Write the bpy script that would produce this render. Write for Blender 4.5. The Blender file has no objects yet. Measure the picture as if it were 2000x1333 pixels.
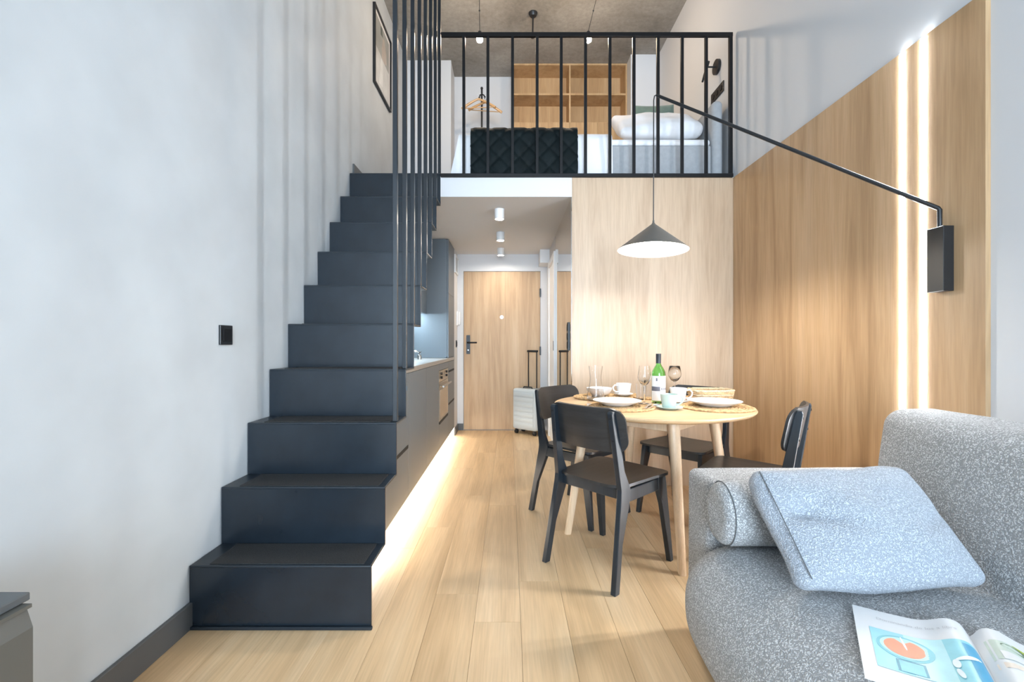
import bpy, bmesh, math, random
from mathutils import Vector, Matrix, noise
random.seed(7)
R = math.radians
scene = bpy.context.scene
COL = scene.collection

# ------------------------------------------------------------------ camera
F = 890.0                      # focal length in pixels of the 2000 px wide frame
CAMZ = 1.10
cam_d = bpy.data.cameras.new('camera')
cam_d.sensor_width = 36.0
cam_d.lens = 36.0 * F / 2000.0
cam_d.shift_x = 0.0025
cam_d.shift_y = 0.00275
cam_d.clip_start = 0.05
cam = bpy.data.objects.new('camera', cam_d)
cam.location = (0, 0, CAMZ)
cam.rotation_euler = (R(90), 0, 0)
COL.objects.link(cam)
scene.camera = cam

# ------------------------------------------------------------------ world, daylight, exposure
world = bpy.data.worlds.new('world')
scene.world = world
world.use_nodes = True
bg = world.node_tree.nodes['Background']
bg.inputs[0].default_value = (0.62, 0.80, 1.0, 1)
bg.inputs[1].default_value = 1.6
ad = bpy.data.lights.new('window_daylight', 'AREA')
ad.shape = 'RECTANGLE'; ad.size = 2.5; ad.size_y = 3.05
ad.energy = 430; ad.color = (0.66, 0.83, 1.0)
ao = bpy.data.objects.new('window_daylight', ad)
ao.location = (0.25, -4.72, 1.60); ao.rotation_euler = (R(90), 0, 0)
COL.objects.link(ao)
vs = scene.view_settings
vs.view_transform = 'Standard'; vs.look = 'None'; vs.gamma = 1.0
vs.use_curve_mapping = False
vs.exposure = 0.60
scene.cycles.use_denoising = True
scene.cycles.max_bounces = 8
scene.cycles.diffuse_bounces = 4
scene.cycles.glossy_bounces = 3
scene.cycles.caustics_reflective = False
scene.cycles.sample_clamp_indirect = 6.0
scene.cycles.use_adaptive_sampling = True
scene.cycles.adaptive_threshold = 0.05

# ------------------------------------------------------------------ room numbers (metres)
XL, XR = -1.24, 1.752          # left wall, right wall
YB, YF = -4.6, 5.80            # window wall behind the camera, entrance wall
ZC = 4.50                      # concrete ceiling
LY, LZ, LU = 3.53, 2.40, 2.24  # loft front, loft floor, underside
SX = -0.534                    # open side of the stairs
D1, GO, RI = 1.760, 0.1965, 0.2423
BX = 0.484                     # corridor face of the bathroom box

# ------------------------------------------------------------------ node helpers
def nmat(name):
    m = bpy.data.materials.new(name); m.use_nodes = True
    nt = m.node_tree
    return m, nt, nt.nodes['Principled BSDF']
def lk(nt, a, b): nt.links.new(a, b)
def node(nt, t, **kw):
    n = nt.nodes.new(t)
    for k, v in kw.items(): setattr(n, k, v)
    return n
def setin(n, **kw):
    for k, v in kw.items(): n.inputs[k.replace('_', ' ')].default_value = v
def c4(c): return (c[0], c[1], c[2], 1.0)
def ramp(nt, stops):
    r = node(nt, 'ShaderNodeValToRGB'); e = r.color_ramp.elements
    e[0].position, e[0].color = stops[0][0], c4(stops[0][1])
    e[1].position, e[1].color = stops[-1][0], c4(stops[-1][1])
    for p, c in stops[1:-1]:
        q = e.new(p); q.color = c4(c)
    return r
def objcoord(nt, scale, rnd=False):
    tc = node(nt, 'ShaderNodeTexCoord'); out = tc.outputs['Object']
    if rnd:
        oi = node(nt, 'ShaderNodeObjectInfo')
        mu = node(nt, 'ShaderNodeMath', operation='MULTIPLY'); mu.inputs[1].default_value = 37.0
        lk(nt, oi.outputs['Random'], mu.inputs[0])
        ad_ = node(nt, 'ShaderNodeVectorMath', operation='ADD')
        lk(nt, out, ad_.inputs[0]); lk(nt, mu.outputs[0], ad_.inputs[1]); out = ad_.outputs[0]
    mp = node(nt, 'ShaderNodeMapping'); mp.inputs['Scale'].default_value = scale
    lk(nt, out, mp.inputs['Vector'])
    return mp.outputs[0]
def plain(name, col, rough=0.5, metal=0.0, bump=None, vary=0.0, vscale=8.0, ior=1.5, coat=0.0, sheen=0.0, spec=0.5):
    m, nt, b = nmat(name)
    b.inputs['Base Color'].default_value = c4(col)
    b.inputs['Roughness'].default_value = rough; b.inputs['Metallic'].default_value = metal
    b.inputs['IOR'].default_value = ior
    b.inputs['Specular IOR Level'].default_value = spec
    if coat: b.inputs['Coat Weight'].default_value = coat
    if sheen: b.inputs['Sheen Weight'].default_value = sheen
    if not vary and not bump: return m
    v = objcoord(nt, (1, 1, 1))
    n = node(nt, 'ShaderNodeTexNoise'); setin(n, Scale=vscale, Detail=3.0); lk(nt, v, n.inputs['Vector'])
    k = max(vary, 0.02)
    rp = ramp(nt, [(0.3, [x * (1 - k) for x in col]), (0.7, [min(1, x * (1 + k)) for x in col])])
    lk(nt, n.outputs[0], rp.inputs[0]); lk(nt, rp.outputs[0], b.inputs['Base Color'])
    if bump:
        sc, st, dist = bump
        n2 = node(nt, 'ShaderNodeTexNoise'); setin(n2, Scale=sc, Detail=1.0); lk(nt, v, n2.inputs['Vector'])
        bp = node(nt, 'ShaderNodeBump'); bp.inputs['Strength'].default_value = st; bp.inputs['Distance'].default_value = dist
        lk(nt, n2.outputs[0], bp.inputs['Height']); lk(nt, bp.outputs[0], b.inputs['Normal'])
    return m
def wood(name, axis, dark, mid, light, rough=0.45, across=9.0, rnd=True, rv=0.10, along=0.55):
    m, nt, b = nmat(name)
    sc = [across] * 3; sc[axis] = along
    v = objcoord(nt, tuple(sc), rnd)
    n1 = node(nt, 'ShaderNodeTexNoise'); setin(n1, Scale=1.0, Detail=4.0, Roughness=0.60, Distortion=0.9); lk(nt, v, n1.inputs['Vector'])
    sc2 = [across * 14] * 3; sc2[axis] = along * 7
    v2 = objcoord(nt, tuple(sc2), rnd)
    n2 = node(nt, 'ShaderNodeTexNoise'); setin(n2, Scale=1.0, Detail=2.0, Roughness=0.7); lk(nt, v2, n2.inputs['Vector'])
    rp = ramp(nt, [(0.28, dark), (0.5, mid), (0.74, light)]); lk(nt, n1.outputs[0], rp.inputs[0])
    r2 = ramp(nt, [(0.34, (0.80, 0.78, 0.75)), (0.62, (1.06, 1.06, 1.06))]); lk(nt, n2.outputs[0], r2.inputs[0])
    mx = node(nt, 'ShaderNodeMix', data_type='RGBA', blend_type='MULTIPLY'); mx.inputs[0].default_value = 0.45
    lk(nt, rp.outputs[0], mx.inputs[6]); lk(nt, r2.outputs[0], mx.inputs[7]); out = mx.outputs[2]
    if rnd:
        oi = node(nt, 'ShaderNodeObjectInfo')
        mr = node(nt, 'ShaderNodeMapRange'); mr.inputs[3].default_value = 1 - rv; mr.inputs[4].default_value = 1 + rv
        lk(nt, oi.outputs['Random'], mr.inputs[0])
        hv = node(nt, 'ShaderNodeHueSaturation'); lk(nt, mr.outputs[0], hv.inputs['Value']); lk(nt, out, hv.inputs['Color']); out = hv.outputs[0]
    lk(nt, out, b.inputs['Base Color'])
    b.inputs['Roughness'].default_value = rough
    return m
def emit(name, col, strength):
    m, nt, b = nmat(name)
    b.inputs['Base Color'].default_value = c4(col)
    b.inputs['Emission Color'].default_value = c4(col); b.inputs['Emission Strength'].default_value = strength
    return m
def glass(name, col=(1, 1, 1), rough=0.0, ior=1.45):
    m, nt, b = nmat(name)
    b.inputs['Base Color'].default_value = c4(col); b.inputs['Roughness'].default_value = rough
    b.inputs['Transmission Weight'].default_value = 1.0; b.inputs['IOR'].default_value = ior
    return m
def boucle(name, lo, hi, scale=150.0, dist=0.004):
    m, nt, b = nmat(name)
    v = objcoord(nt, (1, 1, 1))
    n0 = node(nt, 'ShaderNodeTexNoise'); setin(n0, Scale=scale * 0.5, Detail=2.0); lk(nt, v, n0.inputs['Vector'])
    mx = node(nt, 'ShaderNodeVectorMath', operation='MULTIPLY_ADD')
    mx.inputs[1].default_value = (0.016, 0.016, 0.016); lk(nt, n0.outputs['Color'], mx.inputs[0]); lk(nt, v, mx.inputs[2])
    vo = node(nt, 'ShaderNodeTexVoronoi', feature='F1'); setin(vo, Scale=scale * 1.15); lk(nt, mx.outputs[0], vo.inputs['Vector'])
    n1 = node(nt, 'ShaderNodeTexNoise'); setin(n1, Scale=scale * 1.6, Detail=3.0, Roughness=0.7); lk(nt, v, n1.inputs['Vector'])
    su = node(nt, 'ShaderNodeMath', operation='SUBTRACT'); lk(nt, n1.outputs[0], su.inputs[0]); lk(nt, vo.outputs['Distance'], su.inputs[1])
    rp = ramp(nt, [(0.0, lo), (0.24, hi)]); lk(nt, su.outputs[0], rp.inputs[0]); lk(nt, rp.outputs[0], b.inputs['Base Color'])
    bp = node(nt, 'ShaderNodeBump'); bp.inputs['Strength'].default_value = 0.9; bp.inputs['Distance'].default_value = dist
    lk(nt, su.outputs[0], bp.inputs['Height']); lk(nt, bp.outputs[0], b.inputs['Normal'])
    b.inputs['Roughness'].default_value = 0.95; b.inputs['Sheen Weight'].default_value = 0.25
    return m

M = {}
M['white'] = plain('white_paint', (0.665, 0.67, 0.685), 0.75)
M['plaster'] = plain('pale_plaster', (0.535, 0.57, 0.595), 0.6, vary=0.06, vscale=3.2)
M['trimwhite'] = plain('white_lacquer', (0.82, 0.82, 0.82), 0.35)
m, nt, b = nmat('raw_concrete')
v = objcoord(nt, (1, 1, 1))
n1 = node(nt, 'ShaderNodeTexNoise'); setin(n1, Scale=1.4, Detail=5.0, Roughness=0.62, Distortion=0.4); lk(nt, v, n1.inputs['Vector'])
n2 = node(nt, 'ShaderNodeTexNoise'); setin(n2, Scale=22.0, Detail=3.0, Roughness=0.7); lk(nt, v, n2.inputs['Vector'])
rp = ramp(nt, [(0.3, (0.205, 0.185, 0.16)), (0.5, (0.30, 0.275, 0.245)), (0.72, (0.385, 0.36, 0.325))]); lk(nt, n1.outputs[0], rp.inputs[0])
r2 = ramp(nt, [(0.3, (0.82, 0.82, 0.82)), (0.7, (1.08, 1.08, 1.08))]); lk(nt, n2.outputs[0], r2.inputs[0])
mx = node(nt, 'ShaderNodeMix', data_type='RGBA', blend_type='MULTIPLY'); mx.inputs[0].default_value = 1.0
lk(nt, rp.outputs[0], mx.inputs[6]); lk(nt, r2.outputs[0], mx.inputs[7]); lk(nt, mx.outputs[2], b.inputs['Base Color'])
b.inputs['Roughness'].default_value = 0.85
M['concrete'] = m
M['plank'] = wood('oak_floor', 1, (0.57, 0.375, 0.20), (0.70, 0.485, 0.275), (0.78, 0.575, 0.355), 0.36, across=9.0, rv=0.035)
M['panel'] = wood('oak_panelling', 2, (0.38, 0.235, 0.12), (0.53, 0.35, 0.195), (0.61, 0.425, 0.26), 0.36, across=7.0, rv=0.03)
M['panelwash'] = wood('oak_panelling_daylight_wash', 2, (0.42, 0.30, 0.20), (0.51, 0.38, 0.265), (0.57, 0.44, 0.32), 0.38, across=5.0, rnd=False)  # paler copy of the oak panelling; cool daylight's wash is put into the colour
M['doorwood'] = wood('oak_door_veneer', 2, (0.37, 0.235, 0.125), (0.50, 0.34, 0.195), (0.59, 0.42, 0.26), 0.5, across=8.0, rnd=False)
M['shelfwood'] = wood('oak_shelf_veneer', 2, (0.40, 0.24, 0.115), (0.52, 0.335, 0.17), (0.60, 0.41, 0.23), 0.5, across=7.0, rnd=False)
M['tablewood'] = wood('ash_table', 0, (0.58, 0.37, 0.19), (0.68, 0.46, 0.26), (0.76, 0.55, 0.34), 0.4, across=16.0, rnd=False)
M['legwood'] = wood('ash_leg', 2, (0.60, 0.42, 0.26), (0.70, 0.52, 0.35), (0.78, 0.60, 0.43), 0.4, across=22.0, rnd=False)
M['steel'] = plain('black_powder_steel', (0.011, 0.017, 0.024), 0.36, vary=0.15, vscale=5)
M['steelmark'] = plain('scuffed_black_steel', (0.011, 0.017, 0.024), 0.26, vary=0.2, vscale=6)
M['black'] = plain('black_satin_metal', (0.012, 0.013, 0.015), 0.38)
M['rail'] = plain('black_railing_paint', (0.006, 0.006, 0.007), 0.4, spec=0.3)
M['bar'] = plain('black_stair_bar_paint', (0.013, 0.017, 0.022), 0.32)
M['blackwood'] = wood('black_stained_ash', 1, (0.016, 0.017, 0.018), (0.025, 0.026, 0.028), (0.038, 0.039, 0.041), 0.36, across=22.0, rnd=False)
M['blackwoodz'] = wood('black_stained_ash_legs', 2, (0.010, 0.014, 0.019), (0.015, 0.021, 0.028), (0.020, 0.027, 0.035), 0.34, across=22.0, rnd=False)
M['kitchen'] = plain('grey_matt_laminate', (0.130, 0.156, 0.182), 0.42)
M['worktop'] = plain('pale_stone_worktop', (0.30, 0.29, 0.28), 0.3, vary=0.08, vscale=60)
M['seam'] = plain('dark_gap', (0.010, 0.011, 0.012), 0.7)
M['chrome'] = plain('brushed_chrome', (0.75, 0.75, 0.76), 0.18, 1.0)
M['ovensteel'] = plain('brushed_steel', (0.45, 0.44, 0.42), 0.28, 1.0)
M['ovenglass'] = plain('oven_door_glass', (0.16, 0.145, 0.12), 0.06, 0.3, coat=0.6)
M['mirror'] = plain('mirror_silver', (0.80, 0.78, 0.75), 0.02, 1.0)
M['porcelain'] = plain('white_porcelain', (0.82, 0.82, 0.82), 0.18)
M['mint'] = plain('mint_porcelain', (0.48, 0.60, 0.55), 0.2)
M['clear'] = glass('clear_glass', ior=1.3)
M['green'] = glass('green_bottle_glass', (0.50, 0.92, 0.46))
M['paper'] = plain('white_paper', (0.80, 0.80, 0.80), 0.5)
M['sofa'] = boucle('grey_boucle', (0.34, 0.342, 0.345), (0.84, 0.84, 0.845), 185, 0.004)
M['cushion'] = boucle('pale_boucle', (0.36, 0.395, 0.45), (0.68, 0.72, 0.785), 200, 0.004)
M['thread'] = plain('grey_seam_thread', (0.12, 0.125, 0.13), 0.9)
M['linen'] = plain('white_bed_linen', (0.80, 0.80, 0.82), 0.85, bump=(14, 0.25, 0.012))
M['velvet'] = plain('dark_green_velvet', (0.004, 0.008, 0.009), 0.6, sheen=0.03, spec=0.12, vary=0.25, vscale=12)
M['sage'] = plain('sage_green_velvet', (0.105, 0.165, 0.14), 0.8, sheen=0.3, vary=0.15, vscale=14)
M['upholstery'] = plain('grey_bed_upholstery', (0.36, 0.37, 0.385), 0.9, vary=0.06, vscale=30, bump=(140, 0.2, 0.002))
M['case'] = plain('pale_grey_suitcase_shell', (0.52, 0.565, 0.58), 0.35)
M['rubber'] = plain('black_rubber', (0.012, 0.012, 0.013), 0.55)
M['rope'] = plain('woven_water_hyacinth', (0.56, 0.37, 0.19), 0.85, vary=0.4, vscale=70, bump=(160, 0.6, 0.004))
M['ropelight'] = plain('pale_woven_seagrass', (0.58, 0.45, 0.29), 0.85, vary=0.3, vscale=80, bump=(160, 0.6, 0.004))
M['hanger'] = wood('beech_hanger', 0, (0.50, 0.29, 0.12), (0.58, 0.35, 0.16), (0.64, 0.41, 0.2), 0.4, across=20, rnd=False)
M['lampgrey'] = plain('warm_grey_lamp_metal', (0.115, 0.106, 0.095), 0.42, 0.2)
M['lampwhite'] = plain('white_lamp_inside', (0.88, 0.86, 0.82), 0.5)
M['tvgrey'] = plain('graphite_console_lacquer', (0.105, 0.105, 0.095), 0.35)
M['tvtop'] = plain('charcoal_console_top', (0.10, 0.108, 0.112), 0.4)
M['wine'] = plain('charcoal_bottle_capsule', (0.030, 0.034, 0.042), 0.35)
M['led'] = emit('cool_led_strip', (0.92, 0.96, 1.0), 85.0)
M['ledwarm'] = emit('plinth_led_strip', (1.0, 0.91, 0.78), 42.0)
M['ledkitchen'] = emit('worktop_led_strip', (0.72, 0.90, 1.0), 80.0)
M['bulb'] = emit('warm_lamp_bulb', (1.0, 0.90, 0.76), 240.0)
M['bulbloft'] = emit('warm_loft_bulb', (1.0, 0.80, 0.60), 420.0)
M['spot'] = emit('warm_ceiling_spot', (1.0, 0.90, 0.78), 420.0)

# ------------------------------------------------------------------ object helpers
def offset(parent, world):
    t = Vector(); p = parent
    while p is not None:
        if not world and p.parent is None: break
        t += p.location; p = p.parent
    return t
def mk(name, vf, mat, parent=None, world=True, smooth=False, sharp=None):
    """one mesh object out of (verts, faces); its origin goes to the middle of its base"""
    verts, faces = vf
    verts = [Vector(v) for v in verts]
    lo = Vector([min(v[i] for v in verts) for i in range(3)]); hi = Vector([max(v[i] for v in verts) for i in range(3)])
    o0 = Vector(((lo.x + hi.x) / 2, (lo.y + hi.y) / 2, lo.z))
    me = bpy.data.meshes.new(name)
    me.from_pydata([tuple(v - o0) for v in verts], [], faces)
    if isinstance(mat, (list, tuple)):
        for q in mat: me.materials.append(q)
    else: me.materials.append(mat)
    bm = bmesh.new(); bm.from_mesh(me)
    bmesh.ops.remove_doubles(bm, verts=bm.verts, dist=1e-5)
    bmesh.ops.recalc_face_normals(bm, faces=bm.faces)
    if smooth:
        for f in bm.faces: f.smooth = True
        lim = R(sharp if sharp else 40)
        for e in bm.edges:
            if len(e.link_faces) == 2 and e.calc_face_angle(0) > lim: e.smooth = False
    bm.to_mesh(me); bm.free()
    ob = bpy.data.objects.new(name, me); COL.objects.link(ob)
    ob.location = o0 - offset(parent, world)
    if parent is not None: ob.parent = parent
    return ob
def tag(o, label, cat, group=None):
    o['label'] = label; o['category'] = cat
    if group: o['group'] = group
    return o
def struct(o, label=None):
    o['kind'] = 'structure'
    if label: o['label'] = label
    return o
def thing(name, label, cat, loc, rz=0.0, group=None):
    o = bpy.data.objects.new(name, None); COL.objects.link(o)
    o.empty_display_size = 0.1; o.location = loc; o.rotation_euler = (0, 0, rz)
    return tag(o, label, cat, group)
def join(*vfs):
    V, Fs = [], []
    for v, f in vfs:
        k = len(V); V += list(v); Fs += [tuple(i + k for i in q) for q in f]
    return V, Fs
def box(lo, hi, bev=0.0, seg=2):
    (a, b_, c), (d, e, f) = lo, hi
    v = [(a, b_, c), (d, b_, c), (d, e, c), (a, e, c), (a, b_, f), (d, b_, f), (d, e, f), (a, e, f)]
    fs = [(0, 3, 2, 1), (4, 5, 6, 7), (0, 1, 5, 4), (1, 2, 6, 5), (2, 3, 7, 6), (3, 0, 4, 7)]
    if not bev: return v, fs
    bm = bmesh.new(); bv = [bm.verts.new(p) for p in v]
    for q in fs: bm.faces.new([bv[i] for i in q])
    bmesh.ops.bevel(bm, geom=bm.edges[:], offset=bev, segments=seg, profile=0.5, affect='EDGES')
    bm.verts.index_update()
    out = ([tuple(x.co) for x in bm.verts], [tuple(x.index for x in q.verts) for q in bm.faces]); bm.free()
    return out
def prism(poly, axis, a, b_, bev=0.0):
    """polygon in the two other axes, extruded along axis from a to b_"""
    n = len(poly)
    def P(p, t):
        return {0: (t, p[0], p[1]), 1: (p[0], t, p[1]), 2: (p[0], p[1], t)}[axis]
    v = [P(p, a) for p in poly] + [P(p, b_) for p in poly]
    fs = [tuple(range(n)), tuple(range(2 * n - 1, n - 1, -1))] + [(i, (i + 1) % n, n + (i + 1) % n, n + i) for i in range(n)]
    if not bev: return v, fs
    bm = bmesh.new(); bv = [bm.verts.new(p) for p in v]
    for q in fs: bm.faces.new([bv[i] for i in q])
    bmesh.ops.recalc_face_normals(bm, faces=bm.faces)
    ed = [e for e in bm.edges if len(e.link_faces) == 2 and e.calc_face_angle(0) > 0.5]
    bmesh.ops.bevel(bm, geom=ed, offset=bev, segments=2, profile=0.5, affect='EDGES')
    bm.verts.index_update()
    out = ([tuple(x.co) for x in bm.verts], [tuple(x.index for x in q.verts) for q in bm.faces]); bm.free()
    return out
def tube(pts, r, seg=10, caps=True):
    pts = [Vector(p) for p in pts]; n = len(pts)
    rs = r if isinstance(r, (list, tuple)) else [r] * n
    V, Fs = [], []; up = None
    for i, p in enumerate(pts):
        t = (pts[min(i + 1, n - 1)] - pts[max(i - 1, 0)]).normalized()
        if up is None:
            up = Vector((0, 0, 1)) if abs(t.z) < 0.9 else Vector((1, 0, 0))
        s = t.cross(up).normalized(); up = s.cross(t).normalized()
        for k in range(seg):
            a = 2 * math.pi * k / seg
            V.append(tuple(p + (s * math.cos(a) + up * math.sin(a)) * rs[i]))
    for i in range(n - 1):
        for k in range(seg):
            k2 = (k + 1) % seg
            Fs.append((i * seg + k, i * seg + k2, (i + 1) * seg + k2, (i + 1) * seg + k))
    if caps:
        Fs.append(tuple(range(seg - 1, -1, -1))); Fs.append(tuple(range((n - 1) * seg, n * seg)))
    return V, Fs
def lathe(prof, c=(0, 0, 0), seg=32, fr=None):
    V, Fs = [], []; n = len(prof)
    for i, (r, z) in enumerate(prof):
        for k in range(seg):
            a = 2 * math.pi * k / seg
            rr = r if fr is None else fr(r, z, a)
            V.append((c[0] + rr * math.cos(a), c[1] + rr * math.sin(a), c[2] + z))
    for i in range(n - 1):
        for k in range(seg):
            k2 = (k + 1) % seg
            Fs.append((i * seg + k, i * seg + k2, (i + 1) * seg + k2, (i + 1) * seg + k))
    if prof[0][0] > 1e-6: Fs.append(tuple(range(seg - 1, -1, -1)))
    if prof[-1][0] > 1e-6: Fs.append(tuple(range((n - 1) * seg, n * seg)))
    return V, Fs
def lathe_shell(prof, c=(0, 0, 0), seg=32):
    """closed profile (an outline that returns to its start on the axis or ring)"""
    V, Fs = [], []; n = len(prof)
    for (r, z) in prof:
        for k in range(seg):
            a = 2 * math.pi * k / seg
            V.append((c[0] + r * math.cos(a), c[1] + r * math.sin(a), c[2] + z))
    for i in range(n - 1):
        for k in range(seg):
            k2 = (k + 1) % seg
            Fs.append((i * seg + k, i * seg + k2, (i + 1) * seg + k2, (i + 1) * seg + k))
    return V, Fs
def xform(vf, mtx):
    return [tuple(mtx @ Vector(v)) for v in vf[0]], vf[1]
def sphere(c, r, seg=16, rings=10, sc=(1, 1, 1)):
    prof = [(max(1e-7, r * math.sin(math.pi * i / rings)), -r * math.cos(math.pi * i / rings)) for i in range(rings + 1)]
    v, f = lathe(prof, (0, 0, 0), seg)
    return [(c[0] + p[0] * sc[0], c[1] + p[1] * sc[1], c[2] + p[2] * sc[2]) for p in v], f
def axis_samples(half, r, k=5, m_=10):
    inner = half - r
    neg = [-inner - r * math.tan(R(45) * i / k) for i in range(k, 0, -1)]
    mid = [-inner + 2 * inner * i / m_ for i in range(m_ + 1)]
    pos = [inner + r * math.tan(R(45) * i / k) for i in range(1, k + 1)]
    return neg + mid + pos
def soft_box(size, r, bulge=(0, 0, 0), k=5, m_=12, wob=0.0, wsc=4.0, seed=0.0, post=None):
    h = [s / 2 for s in size]; V, Fs = [], []
    S = [axis_samples(h[i], r, k, m_) for i in range(3)]
    for ax in range(3):
        u, w = [(1, 2), (2, 0), (0, 1)][ax]
        for sg in (-1, 1):
            base = len(V); nu, nw = len(S[u]), len(S[w])
            for i in range(nu):
                for j in range(nw):
                    p = [0, 0, 0]; p[ax] = sg * h[ax]; p[u] = S[u][i]; p[w] = S[w][j]
                    q = [max(-(h[a] - r), min(h[a] - r, p[a])) for a in range(3)]
                    d = Vector([p[a] - q[a] for a in range(3)])
                    P = Vector(q) + d.normalized() * r
                    for a in range(3):
                        if bulge[a]:
                            o1, o2 = [x for x in range(3) if x != a]
                            P[a] += (P[a] / h[a]) * bulge[a] * (1 - min(1, abs(P[o1] / h[o1])) ** 2.2) * (1 - min(1, abs(P[o2] / h[o2])) ** 2.2)
                    V.append(P)
            for i in range(nu - 1):
                for j in range(nw - 1):
                    Fs.append((base + i * nw + j, base + (i + 1) * nw + j, base + (i + 1) * nw + j + 1, base + i * nw + j + 1))
    if wob:
        V = [P + Vector([noise.noise(P * wsc + Vector((seed + 9 * a, 3 * a, seed))) for a in range(3)]) * wob for P in V]
    if post: V = [post(P) for P in V]
    return [tuple(P) for P in V], Fs
def sheet(f, nu, nv, thick, both=True):
    """surface f(u,v) with u,v in 0..1, thickened against its normal"""
    g = [[Vector(f(i / nu, j / nv)) for j in range(nv + 1)] for i in range(nu + 1)]
    V = [tuple(g[i][j]) for i in range(nu + 1) for j in range(nv + 1)]; n = (nu + 1) * (nv + 1)
    idx = lambda i, j: i * (nv + 1) + j
    for i in range(nu + 1):
        for j in range(nv + 1):
            du = g[min(i + 1, nu)][j] - g[max(i - 1, 0)][j]; dv = g[i][min(j + 1, nv)] - g[i][max(j - 1, 0)]
            V.append(tuple(g[i][j] - du.cross(dv).normalized() * thick))
    Fs = []
    for i in range(nu):
        for j in range(nv):
            q = (idx(i, j), idx(i + 1, j), idx(i + 1, j + 1), idx(i, j + 1))
            Fs.append(q); Fs.append(tuple(n + t for t in reversed(q)))
    ring = [idx(i, 0) for i in range(nu)] + [idx(nu, j) for j in range(nv)] + [idx(i, nv) for i in range(nu, 0, -1)] + [idx(0, j) for j in range(nv, 0, -1)]
    for a in range(len(ring)):
        p, q = ring[a], ring[(a + 1) % len(ring)]
        Fs.append((q, p, n + p, n + q))
    return V, Fs
def roundrect(hw, hh, r, k=6, cx=0.0, cy=0.0):
    pts = []
    for (sx, sy, a0) in ((1, 1, 0), (-1, 1, 90), (-1, -1, 180), (1, -1, 270)):
        for i in range(k + 1):
            a = R(a0 + 90 * i / k)
            pts.append((cx + sx * (hw - r) + r * math.cos(a), cy + sy * (hh - r) + r * math.sin(a)))
    return pts
def copy_tree(o, parent=None):
    c = o.copy(); COL.objects.link(c); c.parent = parent
    for ch in list(o.children): copy_tree(ch, c)
    return c

# ================================================================== THE SETTING
fl = struct(mk('floor', box((XL - .1, YB - .1, -0.12), (XR + .1, YF + .1, -0.012)), M['seam']), 'pale oak plank floor of the flat')
PW = 0.1835
full = None; col_i = 0
x = XL
offs = {}
while x < XR - 0.01:
    x1 = min(x + PW, XR)
    st = [0.50, 1.783, 0.02, 1.15, 2.463 - 1.30, 0.70][(col_i * 5) % 6] + (col_i % 3) * 0.11
    y = YB - ((YB - st) % 1.30) if False else st - 1.30 * math.ceil((st - YB) / 1.30)
    while y < YF:
        y0, y1 = max(y, YB), min(y + 1.30, YF)
        if y1 - y0 > 0.03:
            whole = abs((y1 - y0) - 1.30) < 1e-6 and abs((x1 - x) - PW) < 1e-6
            if whole and full is not None:
                pl = full.copy(); COL.objects.link(pl)
                pl.location = Vector(((x + x1) / 2, (y0 + y1) / 2, -0.012)) - fl.location
            else:
                g = 0.0004
                pl = mk('plank', box((x + g, y0 + g, -0.012), (x1 - g, y1 - g, 0.0), 0.0008, 1), M['plank'], fl)
                if whole: full = pl
        y += 1.30
    x = x1; col_i += 1

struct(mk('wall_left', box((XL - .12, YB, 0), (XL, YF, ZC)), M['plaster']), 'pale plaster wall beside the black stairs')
struct(mk('wall_right', box((XR, YB, 0), (XR + .12, YF, ZC)), M['white']), 'white wall behind the sofa and loft bed')
struct(mk('ceiling', box((XL - .12, YB - .1, ZC), (XR + .12, YF + .1, ZC + .15)), M['concrete']), 'raw concrete ceiling above the loft')
# window wall behind the camera
WX0, WX1, WZ0, WZ1 = -1.0, 1.5, 0.08, 3.12
struct(mk('wall_back', join(box((XL, YB - .1, 0), (WX0, YB, ZC)), box((WX1, YB - .1, 0), (XR, YB, ZC)),
          box((WX0, YB - .1, 0), (WX1, YB, WZ0)), box((WX0, YB - .1, WZ1), (WX1, YB, ZC))), M['white']), 'white wall with the tall window')
win = struct(mk('window_1', join(box((WX0, YB - .08, WZ0), (WX0 + .06, YB - .02, WZ1)), box((WX1 - .06, YB - .08, WZ0), (WX1, YB - .02, WZ1)),
          box((WX0, YB - .08, WZ0), (WX1, YB - .02, WZ0 + .06)), box((WX0, YB - .08, WZ1 - .06), (WX1, YB - .02, WZ1)),
          box((.22, YB - .08, WZ0), (.28, YB - .02, WZ1))), M['black']), 'tall window with dark frame')
# entrance wall with the door opening
DX0, DX1, DZ = -0.587, 0.397, 2.025
struct(mk('wall_front', join(box((XL, YF, 0), (DX0, YF + .12, ZC)), box((DX1, YF, 0), (XR, YF + .12, ZC)), box((DX0, YF, DZ), (DX1, YF + .12, ZC))), M['white']), 'white entrance wall around the oak door')
d1 = struct(mk('door_1', box((DX0 + .004, YF + .012, 0.004), (DX1 - .004, YF + .052, DZ - .004), 0.002, 1), M['doorwood']), 'oak veneered entrance door')
hp = mk('handle_plate', prism(roundrect(.024, .12, .006, 3, -.587 + .062, 1.09), 1, YF + .004, YF + .012), M['black'], d1)
mk('lever', tube([(-.527, YF + .012, 1.115), (-.527, YF - .045, 1.115), (-.515, YF - .05, 1.115), (-.41, YF - .05, 1.115)], .010, 8), M['black'], hp, smooth=True)
mk('keyhole', lathe([(.012, 0), (.012, .006)], (0, 0, 0), 12) if False else prism([(-.525 + .009 * math.cos(a * .785), 1.02 + .009 * math.sin(a * .785)) for a in range(8)], 1, YF - .002, YF + .004), M['chrome'], hp)
mk('peephole', prism([(-.098 + .024 * math.cos(a * math.pi / 10), 1.44 + .024 * math.sin(a * math.pi / 10)) for a in range(20)], 1, YF + .006, YF + .012), M['porcelain'], d1)
for hz in (1.75, 1.01):
    mk('hinge', box((DX1 - .014, YF - .012, hz - .055), (DX1 + .004, YF + .012, hz + .055), .003, 1), M['black'], d1)

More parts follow.
